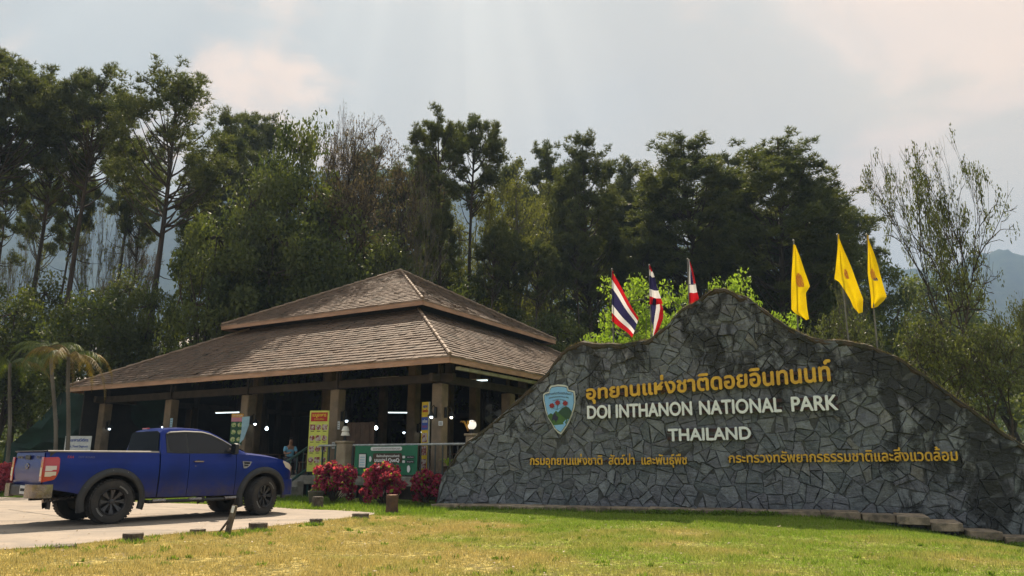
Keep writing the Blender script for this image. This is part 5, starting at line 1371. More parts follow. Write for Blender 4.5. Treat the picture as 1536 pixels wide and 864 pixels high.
def pine(seed, H=26.0, cr=4.6, base=.50, dense=1.0, open_=0.0):
    rng = np.random.default_rng(seed); rn = random.Random(seed)
    wood = MB(); lean = Vector((rn.uniform(-.8, .8), rn.uniform(-.5, .5), 0))
    tr = [Vector((0, 0, -.5)) + Vector((lean.x * f ** 1.5, lean.y * f ** 1.5, (H + .5) * f)) + Vector((math.sin(f * 7 + seed) * .18, math.cos(f * 6 + seed) * .18, 0)) for f in [i / 12 for i in range(13)]]
    wood.tube(tr, [.34 * (1 - .88 * (i / 12)) + .02 for i in range(13)], 8)
    cl = []
    def tp(f): i = min(11, int(f * 12)); return tr[i].lerp(tr[i + 1], f * 12 - i)
    nl = int(15 * dense)
    for k in range(nl):      # limbs carrying loose sprays
        f = base + (1 - base) * ((k + .5) / nl) * .9; g_ = (f - base) / (1 - base); a = k * 2.4 + rn.uniform(-.4, .4)
        L = cr * (.62 + .38 * math.sin(math.pi * min(1, g_ + .15))) * rn.uniform(.6, 1.0); el = .30 + .65 * g_ + rn.uniform(-.15, .15)
        p0 = tp(f * .985); d = Vector((math.cos(a) * math.cos(el), math.sin(a) * math.cos(el), math.sin(el)))
        p1 = p0 + d * L; pts = curve3(p0, p1, (0, 0, -L * .10), 4)
        wood.tube(pts, [.11 * (1 - g_ * .6), .08 * (1 - g_ * .6), .06, .04, .02], 4, caps=False)
        for q in range(4):
            h_ = rn.uniform(.5, 1.0); i = min(3, int(h_ * 4)); s0 = pts[i].lerp(pts[i + 1], h_ * 4 - i)
            e = Vector((rn.gauss(0, 1), rn.gauss(0, 1), rn.uniform(0, .9))).normalized(); tip = s0 + (e * .7 + d * .5) * rn.uniform(.5, 1.3)
            wood.tube([s0, tip], [.022, .01], 3, caps=False); cl.append(tip)
        cl.append(p1)
    for k in range(int(9 * dense)):   # dead limbs lower down
        f = rn.uniform(.25, base + .05); a = rn.uniform(0, 6.3); L = rn.uniform(.8, 3.2); p0 = tp(f); p1 = p0 + Vector((math.cos(a) * L, math.sin(a) * L, L * rn.uniform(-.1, .45)))
        wood.tube(curve3(p0, p1, (0, 0, -.15), 3), [.045, .035, .02, .008], 3, caps=False)
        if rn.random() < .4: cl.append(p1); cl.append(p1 + Vector((rn.gauss(0, .5), rn.gauss(0, .5), .2)))
    # rounded dome of foliage plates
    zc, rz = H * (base + (1 - base) * .45), H * (1 - base) * .53
    nt0 = int((44 if not open_ else 40) * dense)
    for _p in range(nt0):
        th = rn.uniform(0, 6.283); u_ = rn.uniform(-.45, 1)
        r_ = math.sqrt(max(0.02, 1 - u_ * u_)) if u_ > 0 else 1 + .5 * u_; q = rn.uniform(.5, 1.0) ** .6
        if open_: q = rn.uniform(.8, 1.0)
        cpt = Vector((math.cos(th) * r_ * cr * q, math.sin(th) * r_ * cr * q, zc + u_ * rz * q)) + Vector((lean.x * .8, lean.y * .8, 0))
        sp_ = rn.uniform(.45, .8) * cr / 4.6
        for _ in range(7): cl.append(cpt + Vector((rn.gauss(0, sp_), rn.gauss(0, sp_), rn.gauss(0, .30))))
        f_ = min(.97, max(base - .05, (cpt.z - 1.8 - .3 * Vector(cpt.xy).length) / H)); s0 = tp(f_); wood.tube(curve3(s0, cpt, (0, 0, -.5), 4), [.08, .06, .045, .03, .015], 4, caps=False)
    for k in range(int(10 * dense)): cl.append(tp(1 - rn.uniform(0, .10)) + Vector((rn.gauss(0, .8), rn.gauss(0, .8), rn.uniform(-.4, .1))))
    V, F, T = tufts(cl, rng, 20 if not open_ else 14, .60, 8, .36, .06)
    me = nmesh('pine_crown', V, F, T); me.materials.append(L_pine)
    w_ = wood_mesh(wood, 'pine_trunk'); return w_, me, H, cr
def wood_mesh(wood, name, m=None):
    me = bpy.data.meshes.new(name); me.from_pydata(wood.v, [], wood.f); me.materials.append(m or m_bark); return me
def broad(seed, H=14.0, cr=4.5, base=.28, mat_=None, nclump=75, per=190, size=.24, sparse=0.0, bark=None, clump=1.25, flat=.8):
    rng = np.random.default_rng(seed); rn = random.Random(seed); wood = MB()
    fork = H * (base + .06); tr = curve3((0, 0, -.4), (rn.uniform(-.4, .4), rn.uniform(-.4, .4), fork), (.15, .1, 0), 5)
    wood.tube(tr, [H * .022 * (1.25 - .09 * i) for i in range(6)], 8)
    zc = H * (base + 1) / 2; rz = H * (1 - base) / 2; cl = []; rads = []
    mains = []
    for k in range(7):
        a = k * .9 + rn.uniform(-.3, .3); d = Vector((math.cos(a) * cr * .5, math.sin(a) * cr * .5, H * rn.uniform(.25, .5))); e = tr[-1] + d * (.9 if k else 1.1)
        if k == 0: e = Vector((rn.uniform(-.5, .5), 0, H * .86))
        pts = curve3(tr[-1], e, (-d.x * .1, -d.y * .1, d.z * .05), 4); wood.tube(pts, [H * .012, H * .010, H * .008, H * .006, H * .004], 5, caps=False); mains.append(pts)
    lump = [(rn.uniform(0, 6.28), rn.uniform(-.6, 1), rn.uniform(.7, 1.15)) for _ in range(9)]
    for k in range(nclump):
        th = rn.uniform(0, 6.283); u_ = rn.uniform(-.85, 1); r_ = math.sqrt(max(0, 1 - u_ * u_)) 
        ll = 1.0 - .28 * (0.5 + 0.5 * math.sin(th * 3 + seed) * math.cos(u_ * 4 + seed)) 
        q = rn.random() ** .35 * ll
        p = Vector((math.cos(th) * r_ * cr * q, math.sin(th) * r_ * cr * q, zc + u_ * rz * q))
        cl.append(p); rads.append(clump * rn.uniform(.65, 1.15))
        best = min((m for m in mains), key=lambda m: min((m[i] - p).length for i in (2, 3, 4))); i = min((2, 3, 4), key=lambda i: (best[i] - p).length)
        wood.tube(curve3(best[i], p, (0, 0, -.15), 3), [H * .0045, H * .0035, H * .0025, .012], 3, caps=False)
    V, F, T = leaves(cl, rng, per, np.array(rads), size, flat)
    me = nmesh('broadleaf_crown', V, F, T); me.materials.append(mat_ or L_dark)
    return wood_mesh(wood, 'broadleaf_trunk', bark), me, H, cr
def bare(seed, H=18.0, cr=5.0, nleaf=0, mat_=None, depth=6, spread=.55, lsize=.2, bark=None, thick=.017, upw=.35, split=2.35, tipleaf=6, droop=1.2):
    rng = np.random.default_rng(seed); rn = random.Random(seed); wood = MB(); tips = []
    def grow(p, d, L, r, k):
        q = p + d * L; mid = p.lerp(q, .5) + Vector((rn.gauss(0, 1), rn.gauss(0, 1), rn.gauss(0, 1))) * L * .05
        wood.tube([p, mid, q], [r, r * .85, r * .7], 6 if k < 2 else 3, caps=False)
        if k >= depth: tips.append(q); return
        if k >= depth - 1: tips.append(q)
        n = int(split + rn.random()); 
        for j in range(n):
            e = Vector((rn.gauss(0, 1), rn.gauss(0, 1), rn.gauss(0, .6))).normalized()
            nd = (d + e * spread * (1.2 if k < 2 else 1) + Vector((0, 0, upw * .4))).normalized()
            grow(q, nd, L * rn.uniform(.66, .88), r * .66, k + 1)
        if rn.random() < .5 and k > 1:
            e = Vector((rn.gauss(0, 1), rn.gauss(0, 1), 0)).normalized(); grow(mid, (d * .5 + e).normalized(), L * .6, r * .45, min(depth, k + 2))
    grow(Vector((0, 0, -.4)), Vector((.02, 0, 1)), H * .25, H * thick, 0)
    zmax = max(v[2] for v in wood.v); k_ = H / zmax; wood.v = [(a * k_, b_ * k_, c_ * k_) for a, b_, c_ in wood.v]; tips = [t_ * k_ for t_ in tips]
    tv = max(wood.v, key=lambda v: v[2]); sh = lambda p: (p[0] - tv[0] * p[2] / H, p[1] - tv[1] * p[2] / H, p[2]); wood.v = [sh(v) for v in wood.v]; tips = [Vector(sh(p)) for p in tips]
    rmax = float(np.percentile([math.hypot(v[0], v[1]) for v in wood.v], 97))
    me = None
    if nleaf:
        sel = [t_ for t_ in tips if rn.random() < nleaf]
        V, F, T = leaves([t_ - Vector((0, 0, .12)) for t_ in sel], rng, tipleaf, .26, lsize, 1.0, 1.7, droop=droop)
        me = nmesh('sparse_crown', V, F, T); me.materials.append(mat_ or L_olive)
    print('bare', seed, len(wood.f), len(tips), rmax)
    return wood_mesh(wood, 'bare_trunk', bark), me, H, rmax
VAR['p0'] = pine(1, base=.66); VAR['p5'] = pine(23, base=.68, dense=.95, cr=4.4); VAR['p1'] = pine(2, base=.64, dense=.8); VAR['p2'] = pine(7, base=.58, cr=5.2, open_=.6, dense=1.0)
VAR['p3'] = pine(4, base=.42, dense=1.7, cr=4.4); VAR['p4'] = pine(15, base=.72, dense=.6, cr=3.4)
VAR['b0'] = broad(3, base=.14, nclump=110, per=190, size=.25, clump=1.3); VAR['b1'] = broad(8, base=.2, mat_=L_dark, nclump=80, per=170, size=.26)
VAR['b2'] = broad(19, base=.22, mat_=L_mid, nclump=85, per=120, size=.24, clump=1.15); VAR['o0'] = broad(5, H=17, cr=3.8, base=.2, mat_=L_olive, nclump=85, per=110, size=.2, bark=m_bark2, clump=1.05)
VAR['l0'] = broad(9, H=7.5, cr=3.2, base=.1, mat_=L_light, nclump=120, per=90, size=.16, clump=.55, bark=m_bark2)
VAR['n0'] = bare(21, nleaf=.8, mat_=L_brown, depth=8, tipleaf=5, lsize=.13, thick=.02, split=2.5, spread=.62); VAR['n1'] = bare(33, H=17, nleaf=.35, mat_=L_olive, depth=7, spread=.5, bark=m_bark2, tipleaf=5)
VAR['s0'] = bare(47, H=8.2, nleaf=.25, mat_=L_mid, depth=7, spread=.66, tipleaf=20, lsize=.105, thick=.014, bark=m_bark, upw=.5, split=2.5)
VAR['s1'] = bare(52, H=6.0, nleaf=.42, mat_=L_mid, depth=7, spread=.75, tipleaf=9, lsize=.12, thick=.013, upw=.1)
def tree(var, px, top, Y, width_px, label, cat='tree', name=None, group=None, rz=None, zbase=0.0, base_px=None):
    """a tree standing Y metres out, crown top seen at (px, top)"""
    tm, cm, H, cr = VAR[var]; T = at_depth(px, top, Y)
    X0 = T.x if base_px is None else at_depth(base_px, 560, Y).x
    h_ = (T.z - zbase) * (.965 if var[0] == 'p' else 1); sx = (width_px / 2 / (1138 / Y)) / cr * (1.12 if var[0] == 'p' else 1.18 if var[0] == 'b' else 1.0)
    r = empty(name or {'p': 'pine_tree', 'b': 'broadleaf_tree', 'o': 'tall_slender_tree', 'l': 'leafy_shrub', 'n': 'bare_tree', 's': 'sparse_tree'}[var[0]], (X0, Y, zbase), rz if rz is not None else (px * .37 + Y) % 6.28, label, cat, group)
    r.scale = (sx, sx, h_ / H)
    obj('trunk', tm, None, r)
    if cm: obj('crown', cm, None, r)
    if base_px is not None: r.rotation_euler = (0, math.atan2(T.x - X0, h_), 0)
    return r
GRP = 'tall pines standing behind the pavilion'
def G_(o): return o
PT = [('p0', 38, 74, 44, 170, 'tall dark pine at the far left edge of the photo with a broad crown'),
      ('p5', 98, 118, 47, 105, 'thin pine with a smaller crown just right of the leftmost tall pine'),
      ('p5', 155, 90, 45, 135, 'dense dark pine, second tall crown from the left edge'),
      ('p2', 272, 93, 42, 190, 'tallest open-crowned pine above the left end of the roof'),
      ('p3', 345, 150, 52, 110, 'dark pine half hidden right of the open-crowned tall pine'),
      ('p0', 395, 158, 62, 100, 'distant pine behind the leafy tree left of the roof apex'),
      ('p4', 668, 160, 46, 80, 'slender thin-crowned pine, left one of the pair right of the roof apex'),
      ('p4', 706, 155, 48, 85, 'slender thin-crowned pine, right one of the pair beyond the roof apex'),
      ('p3', 812, 200, 60, 90, 'pine behind the yellow-green slender trees'),
      ('p3', 878, 184, 50, 110, 'pointed dark pine standing above the first national flag'),
      ('p3', 945, 228, 58, 110, 'lower pine between the pointed pine and the big twin crowns'),
      ('p3', 1035, 188, 49, 175, 'big round-crowned pine above the third national flag'),
      ('p3', 1100, 215, 56, 130, 'dark pine squeezed between the two biggest crowns on the right'),
      ('p3', 1152, 200, 46, 190, 'massive dense pine, rightmost of the big crowns'),
      ('p3', 1218, 255, 50, 120, 'dark pine on the right flank of the massive dense pine'),
      ('p0', 1268, 300, 64, 95, 'small distant pine right of the massive dense pine'),
      ('p4', 75, 260, 60, 70, 'distant pine seen between the two leftmost trunks'),
      ('p4', 205, 190, 58, 80, 'thin distant pine left of the open-crowned tall pine'),
      ('p4', 985, 262, 54, 80, 'thin pine left of the big round-crowned pine'),
      ('p1', 760, 235, 64, 90, 'hazy pine right of the slender pair'),
      ('p1', 1075, 260, 66, 100, 'distant pine whose trunk shows under the round-crowned pine'),
      ('p4', 845, 260, 66, 70, 'thin distant trunk beside the pointed dark pine'),
      ('p1', 920, 300, 70, 90, 'low distant pine right of the pointed dark pine'),
      ('p5', -35, 95, 42, 130, 'pine cut off by the left edge of the photo'),
      ('p3', 600, 235, 58, 130, 'dark pine closing the gap behind the brown leafless tree'),
      ('p1', 545, 215, 62, 100, 'distant pine seen through the brown leafless tree'),
      ('p1', 640, 215, 66, 80, 'hazy pine behind the brown leafless tree')]
for k, (v_, px, top, Y, wpx, lab) in enumerate(PT): tree(v_, px, top, Y, wpx, lab, 'tree', group=GRP)
BT = [('b0', 470, 262, 41, 190, 'large dark leafy tree just left of the roof apex'),
      ('b2', 385, 240, 39, 150, 'muted olive leafy tree between the open-crowned pine and the roof apex'),
      ('b1', 425, 300, 38, 170, 'lower leafy tree over the middle of the left roof slope'),
      ('b2', 75, 395, 47, 120, 'olive tree low between the leftmost tall trunks'),
      ('b2', 200, 385, 48, 110, 'olive tree low between the second and third tall pines'),
      ('b2', 590, 335, 44, 130, 'brownish olive tree beneath the leafless tree'),
      ('b1', 452, 152, 43, 135, 'leafy tree top reaching the sky left of the bare twigs'),
      ('b1', 330, 300, 37, 140, 'dark leafy tree over the left slope of the roof'),
      ('b0', 540, 330, 46, 190, 'leafy tree low behind the roof apex under the leafless tree'),
      ('b1', 150, 420, 38, 150, 'dull leafy tree behind the palm at the left end of the roof'),
      ('b0', 30, 430, 42, 130, 'leafy tree at the left edge under the tall pines'),
      ('b1', 235, 415, 40, 100, 'leafy tree above the left slope of the roof'),
      ('b1', 655, 340, 52, 130, 'leafy tree right of the roof apex'),
      ('b0', 890, 400, 66, 190, 'shaded leafy tree in the gloom behind the first national flag'),
      ('b1', 985, 420, 58, 150, 'shaded leafy tree behind the second national flag'),
      ('b0', 1110, 375, 55, 190, 'leafy tree filling in below the big pines'),
      ('b0', 1200, 375, 48, 180, 'leafy tree behind the first yellow flag'),
      ('b1', 1290, 365, 60, 130, 'leafy tree behind the third yellow flag'),
      ('b1', 780, 420, 70, 160, 'leafy tree low between the slender pale trunks'),
      ('b0', 1390, 400, 75, 150, 'rounded tree crown behind the sparse right-hand tree'),
      ('b1', 1500, 470, 60, 190, 'leafy tree at the right edge behind the sparse branches'),
      ('b1', 720, 400, 45, 130, 'leafy tree just behind the right slope of the roof'),
      ('b1', 830, 460, 42, 120, 'dark leafy tree behind the left shoulder of the stone wall'),
      ('b0', -70, 380, 44, 170, 'dark leafy tree cut by the left edge of the photo')]
for v_, px, top, Y, wpx, lab in BT: tree(v_, px, top, Y, wpx, lab, 'tree', group='leafy trees below the pines')
for v_, px, top, Y, wpx, lab in [('o0', 775, 213, 48, 120, 'slender pale-trunked tree with yellow-green leaves right of the thin pines'),
      ('o0', 735, 232, 50, 90, 'slender yellow-green tree, left neighbour of the tallest yellow-green one'),
      ('o0', 815, 245, 52, 90, 'slender yellow-green tree just left of the pointed dark pine'),
      ('o0', 690, 285, 54, 90, 'shorter olive tree below the pair of thin pines')]: tree(v_, px, top, Y, wpx, lab, 'tree', group='slender yellow-green trees right of the roof')
for v_, px, top, Y, wpx, lab in [('n0', 560, 168, 46, 300, 'wide brown leafless tree above the roof apex'),
      ('n0', 515, 150, 48, 90, 'narrow leafless tree with twigs reaching high, left of the wide brown one'),
      ('n1', 625, 250, 44, 110, 'thinly leaved brownish tree right of the wide leafless one'),
      ('n1', 1250, 400, 34, 130, 'thinly leaved tree behind the yellow flags'),
      ('n1', 60, 330, 56, 100, 'thinly leaved tree deep between the leftmost trunks'),
      ('n0', 215, 320, 60, 90, 'faint leafless tree left of the open-crowned pine'),
      ('n1', 180, 300, 50, 110, 'thinly leaved tree between the tall pine trunks'),
      ('n0', 960, 330, 56, 110, 'leafless forked tree under the gap between the pines')]: tree(v_, px, top, Y, wpx, lab, 'tree', group='leafless and thinly leaved trees')
# trees and shrubs close behind the wall
tree('s0', 1408, 206, 25, 250, 'sparse tree with drooping leaf tufts against the sky behind the right end of the wall', 'tree', rz=.6)
tree('s1', 1360, 465, 23.5, 230, 'olive spreading bush-like tree low behind the right shoulder of the wall', 'tree', rz=1.9, group='olive spreading trees behind the right end of the wall')
tree('s1', 1490, 480, 22, 220, 'olive spreading tree at the right edge behind the end of the wall', 'tree', rz=4.0, group='olive spreading trees behind the right end of the wall')
tree('s1', 1260, 455, 28, 190, 'low olive tree seen between the yellow flag poles', 'tree', rz=3.0, group='olive spreading trees behind the right end of the wall')
tree('s1', 1545, 440, 30, 130, 'thin olive tree against the blue hill at the right edge', 'tree', rz=5.0, group='olive spreading trees behind the right end of the wall')
tree('l0', 950, 405, 25.5, 200, 'bright yellow-green shrub behind the first two national flags', 'shrub', rz=.3, group='bright shrubs behind the wall')
tree('l0', 1100, 405, 27.5, 170, 'bright yellow-green shrub behind the peak of the wall', 'shrub', rz=2.3, group='bright shrubs behind the wall')
tree('l0', 1025, 418, 29, 170, 'bright yellow-green shrub between the second and third national flags', 'shrub', rz=1.1, group='bright shrubs behind the wall')
tree('l0', 1165, 462, 26, 140, 'small light green shrub left of the first yellow flag', 'shrub', rz=4.4, group='bright shrubs behind the wall')
for k_, (px, top, Y) in enumerate([(30, 230, 50), (118, 240, 52), (222, 250, 55), (300, 260, 60), (660, 300, 44), (735, 330, 43), (768, 330, 46), (800, 350, 44), (868, 330, 47), (900, 350, 60), (968, 340, 48), (1060, 330, 47), (1010, 350, 56), (1110, 350, 60)]):
    tree('p4', px, top, Y, 55, ['slim young pine between the two leftmost tall pines', 'slim young pine left of the second tall crown', 'slim young pine left of the open-crowned pine', 'slim young pine right of the open-crowned pine', 'slim pale trunk nearest the right slope of the roof', 'slim trunk, second one right of the roof apex slope', 'slim trunk under the yellow-green trees', 'slim trunk right below the yellow-green trees', 'slim trunk under the pointed dark pine', 'slim distant trunk right of the pointed pine', 'slim trunk above the second national flag', 'slim trunk above the peak of the wall', 'slim distant trunk above the third national flag', 'slim distant trunk right of the wall peak'][k_], 'tree', group='slim young pines')
# far wood filling the ground behind: one mass
rng = np.random.default_rng(77)
cs = []; rr = []
for k in range(900):
    Yk = rng.uniform(72, 150); az = rng.uniform(-.85, .85); X = math.tan(az) * Yk
    px = 768 + X / Yk * 1140
    ht = np.interp(px, [-200, 0, 300, 420, 620, 700, 900, 1250, 1400, 1600], [5, 6, 6, 13, 15, 11, 16, 15, 8, 7]) * Yk / 90
    cs.append((X, Yk, rng.uniform(.05, 1) ** .7 * ht * .92)); rr.append(rng.uniform(1.6, 3.4))
V, F, T = leaves(cs, rng, 110, np.array(rr), .62, .8)
me = nmesh('far_wood', V, F, T); tag(obj('far_wood', me, L_far), 'dim mass of undergrowth and far trees filling the gaps behind the pines', 'woods', kind='stuff')
cs = []
for k in range(420):   # undergrowth right behind the building
    Yk = rng.uniform(47, 62); az = rng.uniform(-.75, .72); cs.append((math.tan(az) * Yk, Yk, rng.uniform(.2, 5.0)))
V, F, T = leaves(cs, rng, 120, rng.uniform(.8, 1.7, 420), .34, .8)
me = nmesh('undergrowth', V, F, T); tag(obj('undergrowth', me, L_dark), 'dark undergrowth between the trunks behind the pavilion', 'undergrowth', kind='stuff')

# ------------------------------------------------------------------ palms
L_palm = leafmat('orange_brown_frond', (0.13, 0.085, 0.02), (0.24, 0.17, 0.045), 0.35); L_palmg = leafmat('olive_frond', (0.05, 0.075, 0.015), (0.14, 0.16, 0.035), .35)
def palm(px0, px1, topy, Y, label, seed, nf=9, green=.3, s_=1.0):
    rn = random.Random(seed); b0 = at_depth(px0, 690, Y); T = at_depth(px1, topy, Y)
    r = empty('palm_tree', (b0.x, Y, 0), 0, label, 'palm', 'slim palms at the left end of the pavilion')
    tx = T.x - b0.x; pts = [(tx * f ** 1.6 + .08 * math.sin(f * 5), 0, T.z * f) for f in [i / 10 for i in range(11)]]
    g = MB(); 
    for i in range(40):
        f0, f1 = i / 40, (i + 1) / 40; q0 = Vector((tx * f0 ** 1.6 + .08 * math.sin(f0 * 5), 0, T.z * f0)); q1 = Vector((tx * f1 ** 1.6 + .08 * math.sin(f1 * 5), 0, T.z * f1)); g.tube([q0, q1], [.085 - .02 * f0, .075 - .02 * f0], 8, caps=False)
    g.build('trunk', m_bark2, r, recalc=False)
    for k in range(nf):
        a = k * 2.4 + rn.uniform(-.3, .3); L = rn.uniform(1.3, 2.1) * s_; el = rn.uniform(.2, 1.1); g = MB(); P0 = Vector(pts[-1]); d = Vector((math.cos(a), math.sin(a), 0))
        sp = []; 
        for i in range(11):
            f = i / 10; sp.append(P0 + d * L * (math.sin(f * (1.4)) / 1.0) * .85 + Vector((0, 0, L * (math.sin(el) * f - 1.15 * f ** 2.2))))
        g.tube(sp, [.018 * (1 - .8 * i / 10) for i in range(11)], 3, caps=False)
        sdv = Vector((-d.y, d.x, 0))
        for i in range(44):
            f = .08 + .9 * i / 44; j = min(9, int(f * 10)); p = sp[j].lerp(sp[j + 1], f * 10 - j); ll = .42 * math.sin(math.pi * (f * .85 + .12)) * s_
            for q in (-1, 1):
                tip = p + sdv * q * ll * .6 + d * ll * .3 - Vector((0, 0, ll * rn.uniform(.5, 1.0))); w_ = (sp[j + 1] - sp[j]).normalized() * .018
                g.add([p - w_, p + w_, tip], [(0, 1, 2)], rn.random())
        g.build('frond', L_palmg if rn.random() < green else L_palm, r, recalc=False)
palm(82, 78, 520, 29, 'slim palm with drooping olive fronds, left one of the two by the roof end', 3, 10, .8)
palm(98, 106, 535, 27.5, 'slim leaning palm with an orange-brown arching frond touching the roof end', 8, 9, .45, 1.0)
palm(10, 18, 545, 31, 'palm with brown fronds at the far left edge', 12, 9, .6, 1.1)
# ------------------------------------------------------------------ flags behind the wall
def flagmat(name, stripes):
    m, t, b = prin(name)
    a = N(t, 'ShaderNodeAttribute', attribute_name='tint')
    if stripes:
        cr_ = N(t, 'ShaderNodeValToRGB'); cr_.color_ramp.interpolation = 'CONSTANT'; el = cr_.color_ramp.elements
        red, wh, bl = (0.50, 0.012, 0.018, 1), (0.78, 0.76, 0.76, 1), (0.028, 0.025, 0.085, 1)
        el[0].position = 0; el[0].color = red; el[1].position = 1 / 6; el[1].color = wh
        for p, c_ in ((2 / 6, bl), (4 / 6, wh), (5 / 6, red)): e = el.new(p); e.color = c_
        t.links.new(a.outputs['Fac'], cr_.inputs[0]); c = cr_.outputs[0]
    else:
        c = mixc(t, smap(t, noisef(t, pos(t), 3.0), .3, .7), (0.80, 0.58, 0.005), (0.74, 0.50, 0.004))
    t.links.new(c, b.inputs['Base Color']); b.inputs['Roughness'].default_value = .7; b.inputs['Specular IOR Level'].default_value = .2
    tr = N(t, 'ShaderNodeBsdfTranslucent'); t.links.new(c, tr.inputs[0]); mx = N(t, 'ShaderNodeMixShader'); mx.inputs[0].default_value = .5
    t.links.new(b.outputs[0], mx.inputs[1]); t.links.new(tr.outputs[0], mx.inputs[2]); t.links.new(mx.outputs[0], t.nodes['Material Output'].inputs[0])
    return m
m_tri, m_yf = flagmat('tricolour_cloth', True), flagmat('yellow_cloth', False)
m_pole = mat('grey_bamboo_pole', (0.22, 0.21, 0.19), .6, (0.13, 0.12, 0.11), 5.0); m_orange = flatm('flag_print_orange', (0.72, 0.26, 0.02)); m_fblue = flatm('flag_print_blue', (0.06, 0.08, 0.25)); m_fred = flatm('flag_print_red', (0.66, 0.2, 0.02))
def vmesh_flag(P, S, m, name, parent):
    """P grid of points, S matching stripe coordinate per vertex (stored per corner)"""
    nx, ny = len(P), len(P[0]); me = bpy.data.meshes.new(name)
    me.from_pydata([p for r in P for p in r], [], [(i * ny + j, (i + 1) * ny + j, (i + 1) * ny + j + 1, i * ny + j + 1) for i in range(nx - 1) for j in range(ny - 1)])
    a = me.attributes.new('tint', 'FLOAT', 'POINT'); a.data.foreach_set('value', [s for r in S for s in r])
    me.polygons.foreach_set('use_smooth', [True] * len(me.polygons))
    return obj(name, me, m, parent)
def flag(top, bot, rows, sfun, m, label, Y, cat='flag', grp='national flags behind the wall', emblem=None, folds=3.0, depth=.06, extra=None):
    A = at_depth(*top, Y); Bq = at_depth(*bot, Y); d = (A - Bq).normalized(); base = Bq - d * (Bq.z / d.z)
    r = empty('flagpole', base, 0, label, cat, grp)
    g = MB(); g.tube([(0, 0, 0), A - base], [.024, .018], 8); g.build('pole', m_pole, r)
    g = MB(); g.lathe([(0, -.03), (.03, -.01), (.03, .01), (0, .04)], A - base, 8); g.build('finial', m_pole, r)
    def sheet(rows, sf, dy0, name='flag_cloth'):
        ys_ = [q[0] for q in rows]; P, S = [], []; n, k = 48, 40
        for i in range(n + 1):
            f = i / n; y = ys_[0] + (ys_[-1] - ys_[0]) * f; xl, xr = lerp(y, ys_, [q[1] for q in rows]), lerp(y, ys_, [q[2] for q in rows]); row, sr = [], []
            for j in range(k + 1):
                h_ = j / k; yl = 0
                if len(rows[0]) > 3: yl = lerp(y, ys_, [q[3] for q in rows]) * h_
                p = at_depth(xl + (xr - xl) * h_, y + yl, Y) - base
                p.y += -.05 + dy0 - depth * math.sin(h_ * folds * 2 + f * 2.2) * (.2 + h_) - .02 * math.sin(f * 9 + h_ * 4)
                row.append(p); sr.append(sf(h_, f, y))
            P.append(row); S.append(sr)
        return vmesh_flag(P, S, m, name, r), P
    o, P = sheet(rows, sfun, 0)
    for e in (extra or []): sheet(*e)
    if emblem:
        for (fx, fy, w_, h_, mm) in emblem:
            i0, j0 = int(fy * 48), int(fx * 40); q = MB(); di, dj = max(1, int(h_ * 48)), max(1, int(w_ * 40))
            Pg = [[P[i][j] + Vector((0, -.008, 0)) for j in range(j0, min(41, j0 + dj + 1))] for i in range(i0, i0 + di + 1)]
            cn = len(Pg) / 2, len(Pg[0]) / 2
            vs = [p for r_ in Pg for p in r_]; ny_ = len(Pg[0])
            fs = [(i * ny_ + j, (i + 1) * ny_ + j, (i + 1) * ny_ + j + 1, i * ny_ + j + 1) for i in range(len(Pg) - 1) for j in range(ny_ - 1) if ((i + .5 - cn[0]) / cn[0]) ** 2 + ((j + .5 - cn[1]) / cn[1]) ** 2 < 1.05 and (i * 3 + j * 5 + i * j) % 7 != 0]
            q.add(vs, fs); q.build('emblem_print', mm, o, recalc=False)
    return r
# Thai tricolours: rows (y, x at the pole side, x at the free side, extra drop)
def shear_rows():
    return [(407, 917, 919, 0), (420, 917, 924, 2), (482, 917, 950, 28)]
# first flag: a sheared sheet; param by stripes
def tri_flag1():
    Y = 20.35; top, bot = (918, 404), (920, 512)
    r = flag(top, bot, [(407, 917.5, 918.5, 0), (409, 917.5, 920, 0)], lambda h, f, y: 0.0, m_tri, 'first national flag from the left, spread open in red, white and blue stripes', Y)
    base = r.location; P, S = [], []
    Tt, Tb = (917.5, 408), (917.5, 482); Ft, Fb = (957, 478), (948, 506.5)
    for i in range(49):
        f = i / 48; row, sr = [], []
        for j in range(41):
            h_ = j / 40; x = (Tt[0] + (Ft[0] - Tt[0]) * h_) * (1 - f) + (Tb[0] + (Fb[0] - Tb[0]) * h_) * f; y = (Tt[1] + (Ft[1] - Tt[1]) * h_ ** 1.03) * (1 - f) + (Tb[1] + (Fb[1] - Tb[1]) * h_) * f
            p = at_depth(x, y, Y) - base; p.y += -.06 - .07 * math.sin(h_ * 7 + f * 3) * (.2 + h_); row.append(p); sr.append(min(.999, f))
        P.append(row); S.append(sr)
    vmesh_flag(P, S, m_tri, 'flag_cloth', r)
tri_flag1()
flag((974, 398), (977, 510), [(399, 973.5, 975), (412, 973.5, 980), (430, 973.5, 984), (446, 974, 989.5), (457, 974, 993)], lambda h, f, y: min(.999, f ** .8 - .05 * h * (f < .9)) if f < .999 else .999, m_tri, 'second national flag from the left, hanging folded with blue on top', 20.0,
     extra=[([(448, 976, 990), (463, 976, 994.5), (478, 977, 994), (492, 979, 989), (506, 979, 982)], lambda h, f, y: min(.999, .45 + .55 * (h * .85 + .55 * f - .12)), .05)])
flag((1031.5, 389), (1034, 475), [(390, 1032, 1034), (405, 1032.5, 1038.5), (425, 1032.5, 1041.5), (437, 1033, 1043.5), (448, 1033, 1047), (458, 1033, 1045), (466, 1034, 1037)],
     lambda h, f, y: (0.25 if h < .3 else .5 if h < .8 else .05) if y < 427 else (.75 if y < 440 else .95), m_tri, 'third national flag from the left, furled narrow beside the peak of the wall', 19.3)
grpy = 'yellow flags behind the wall'
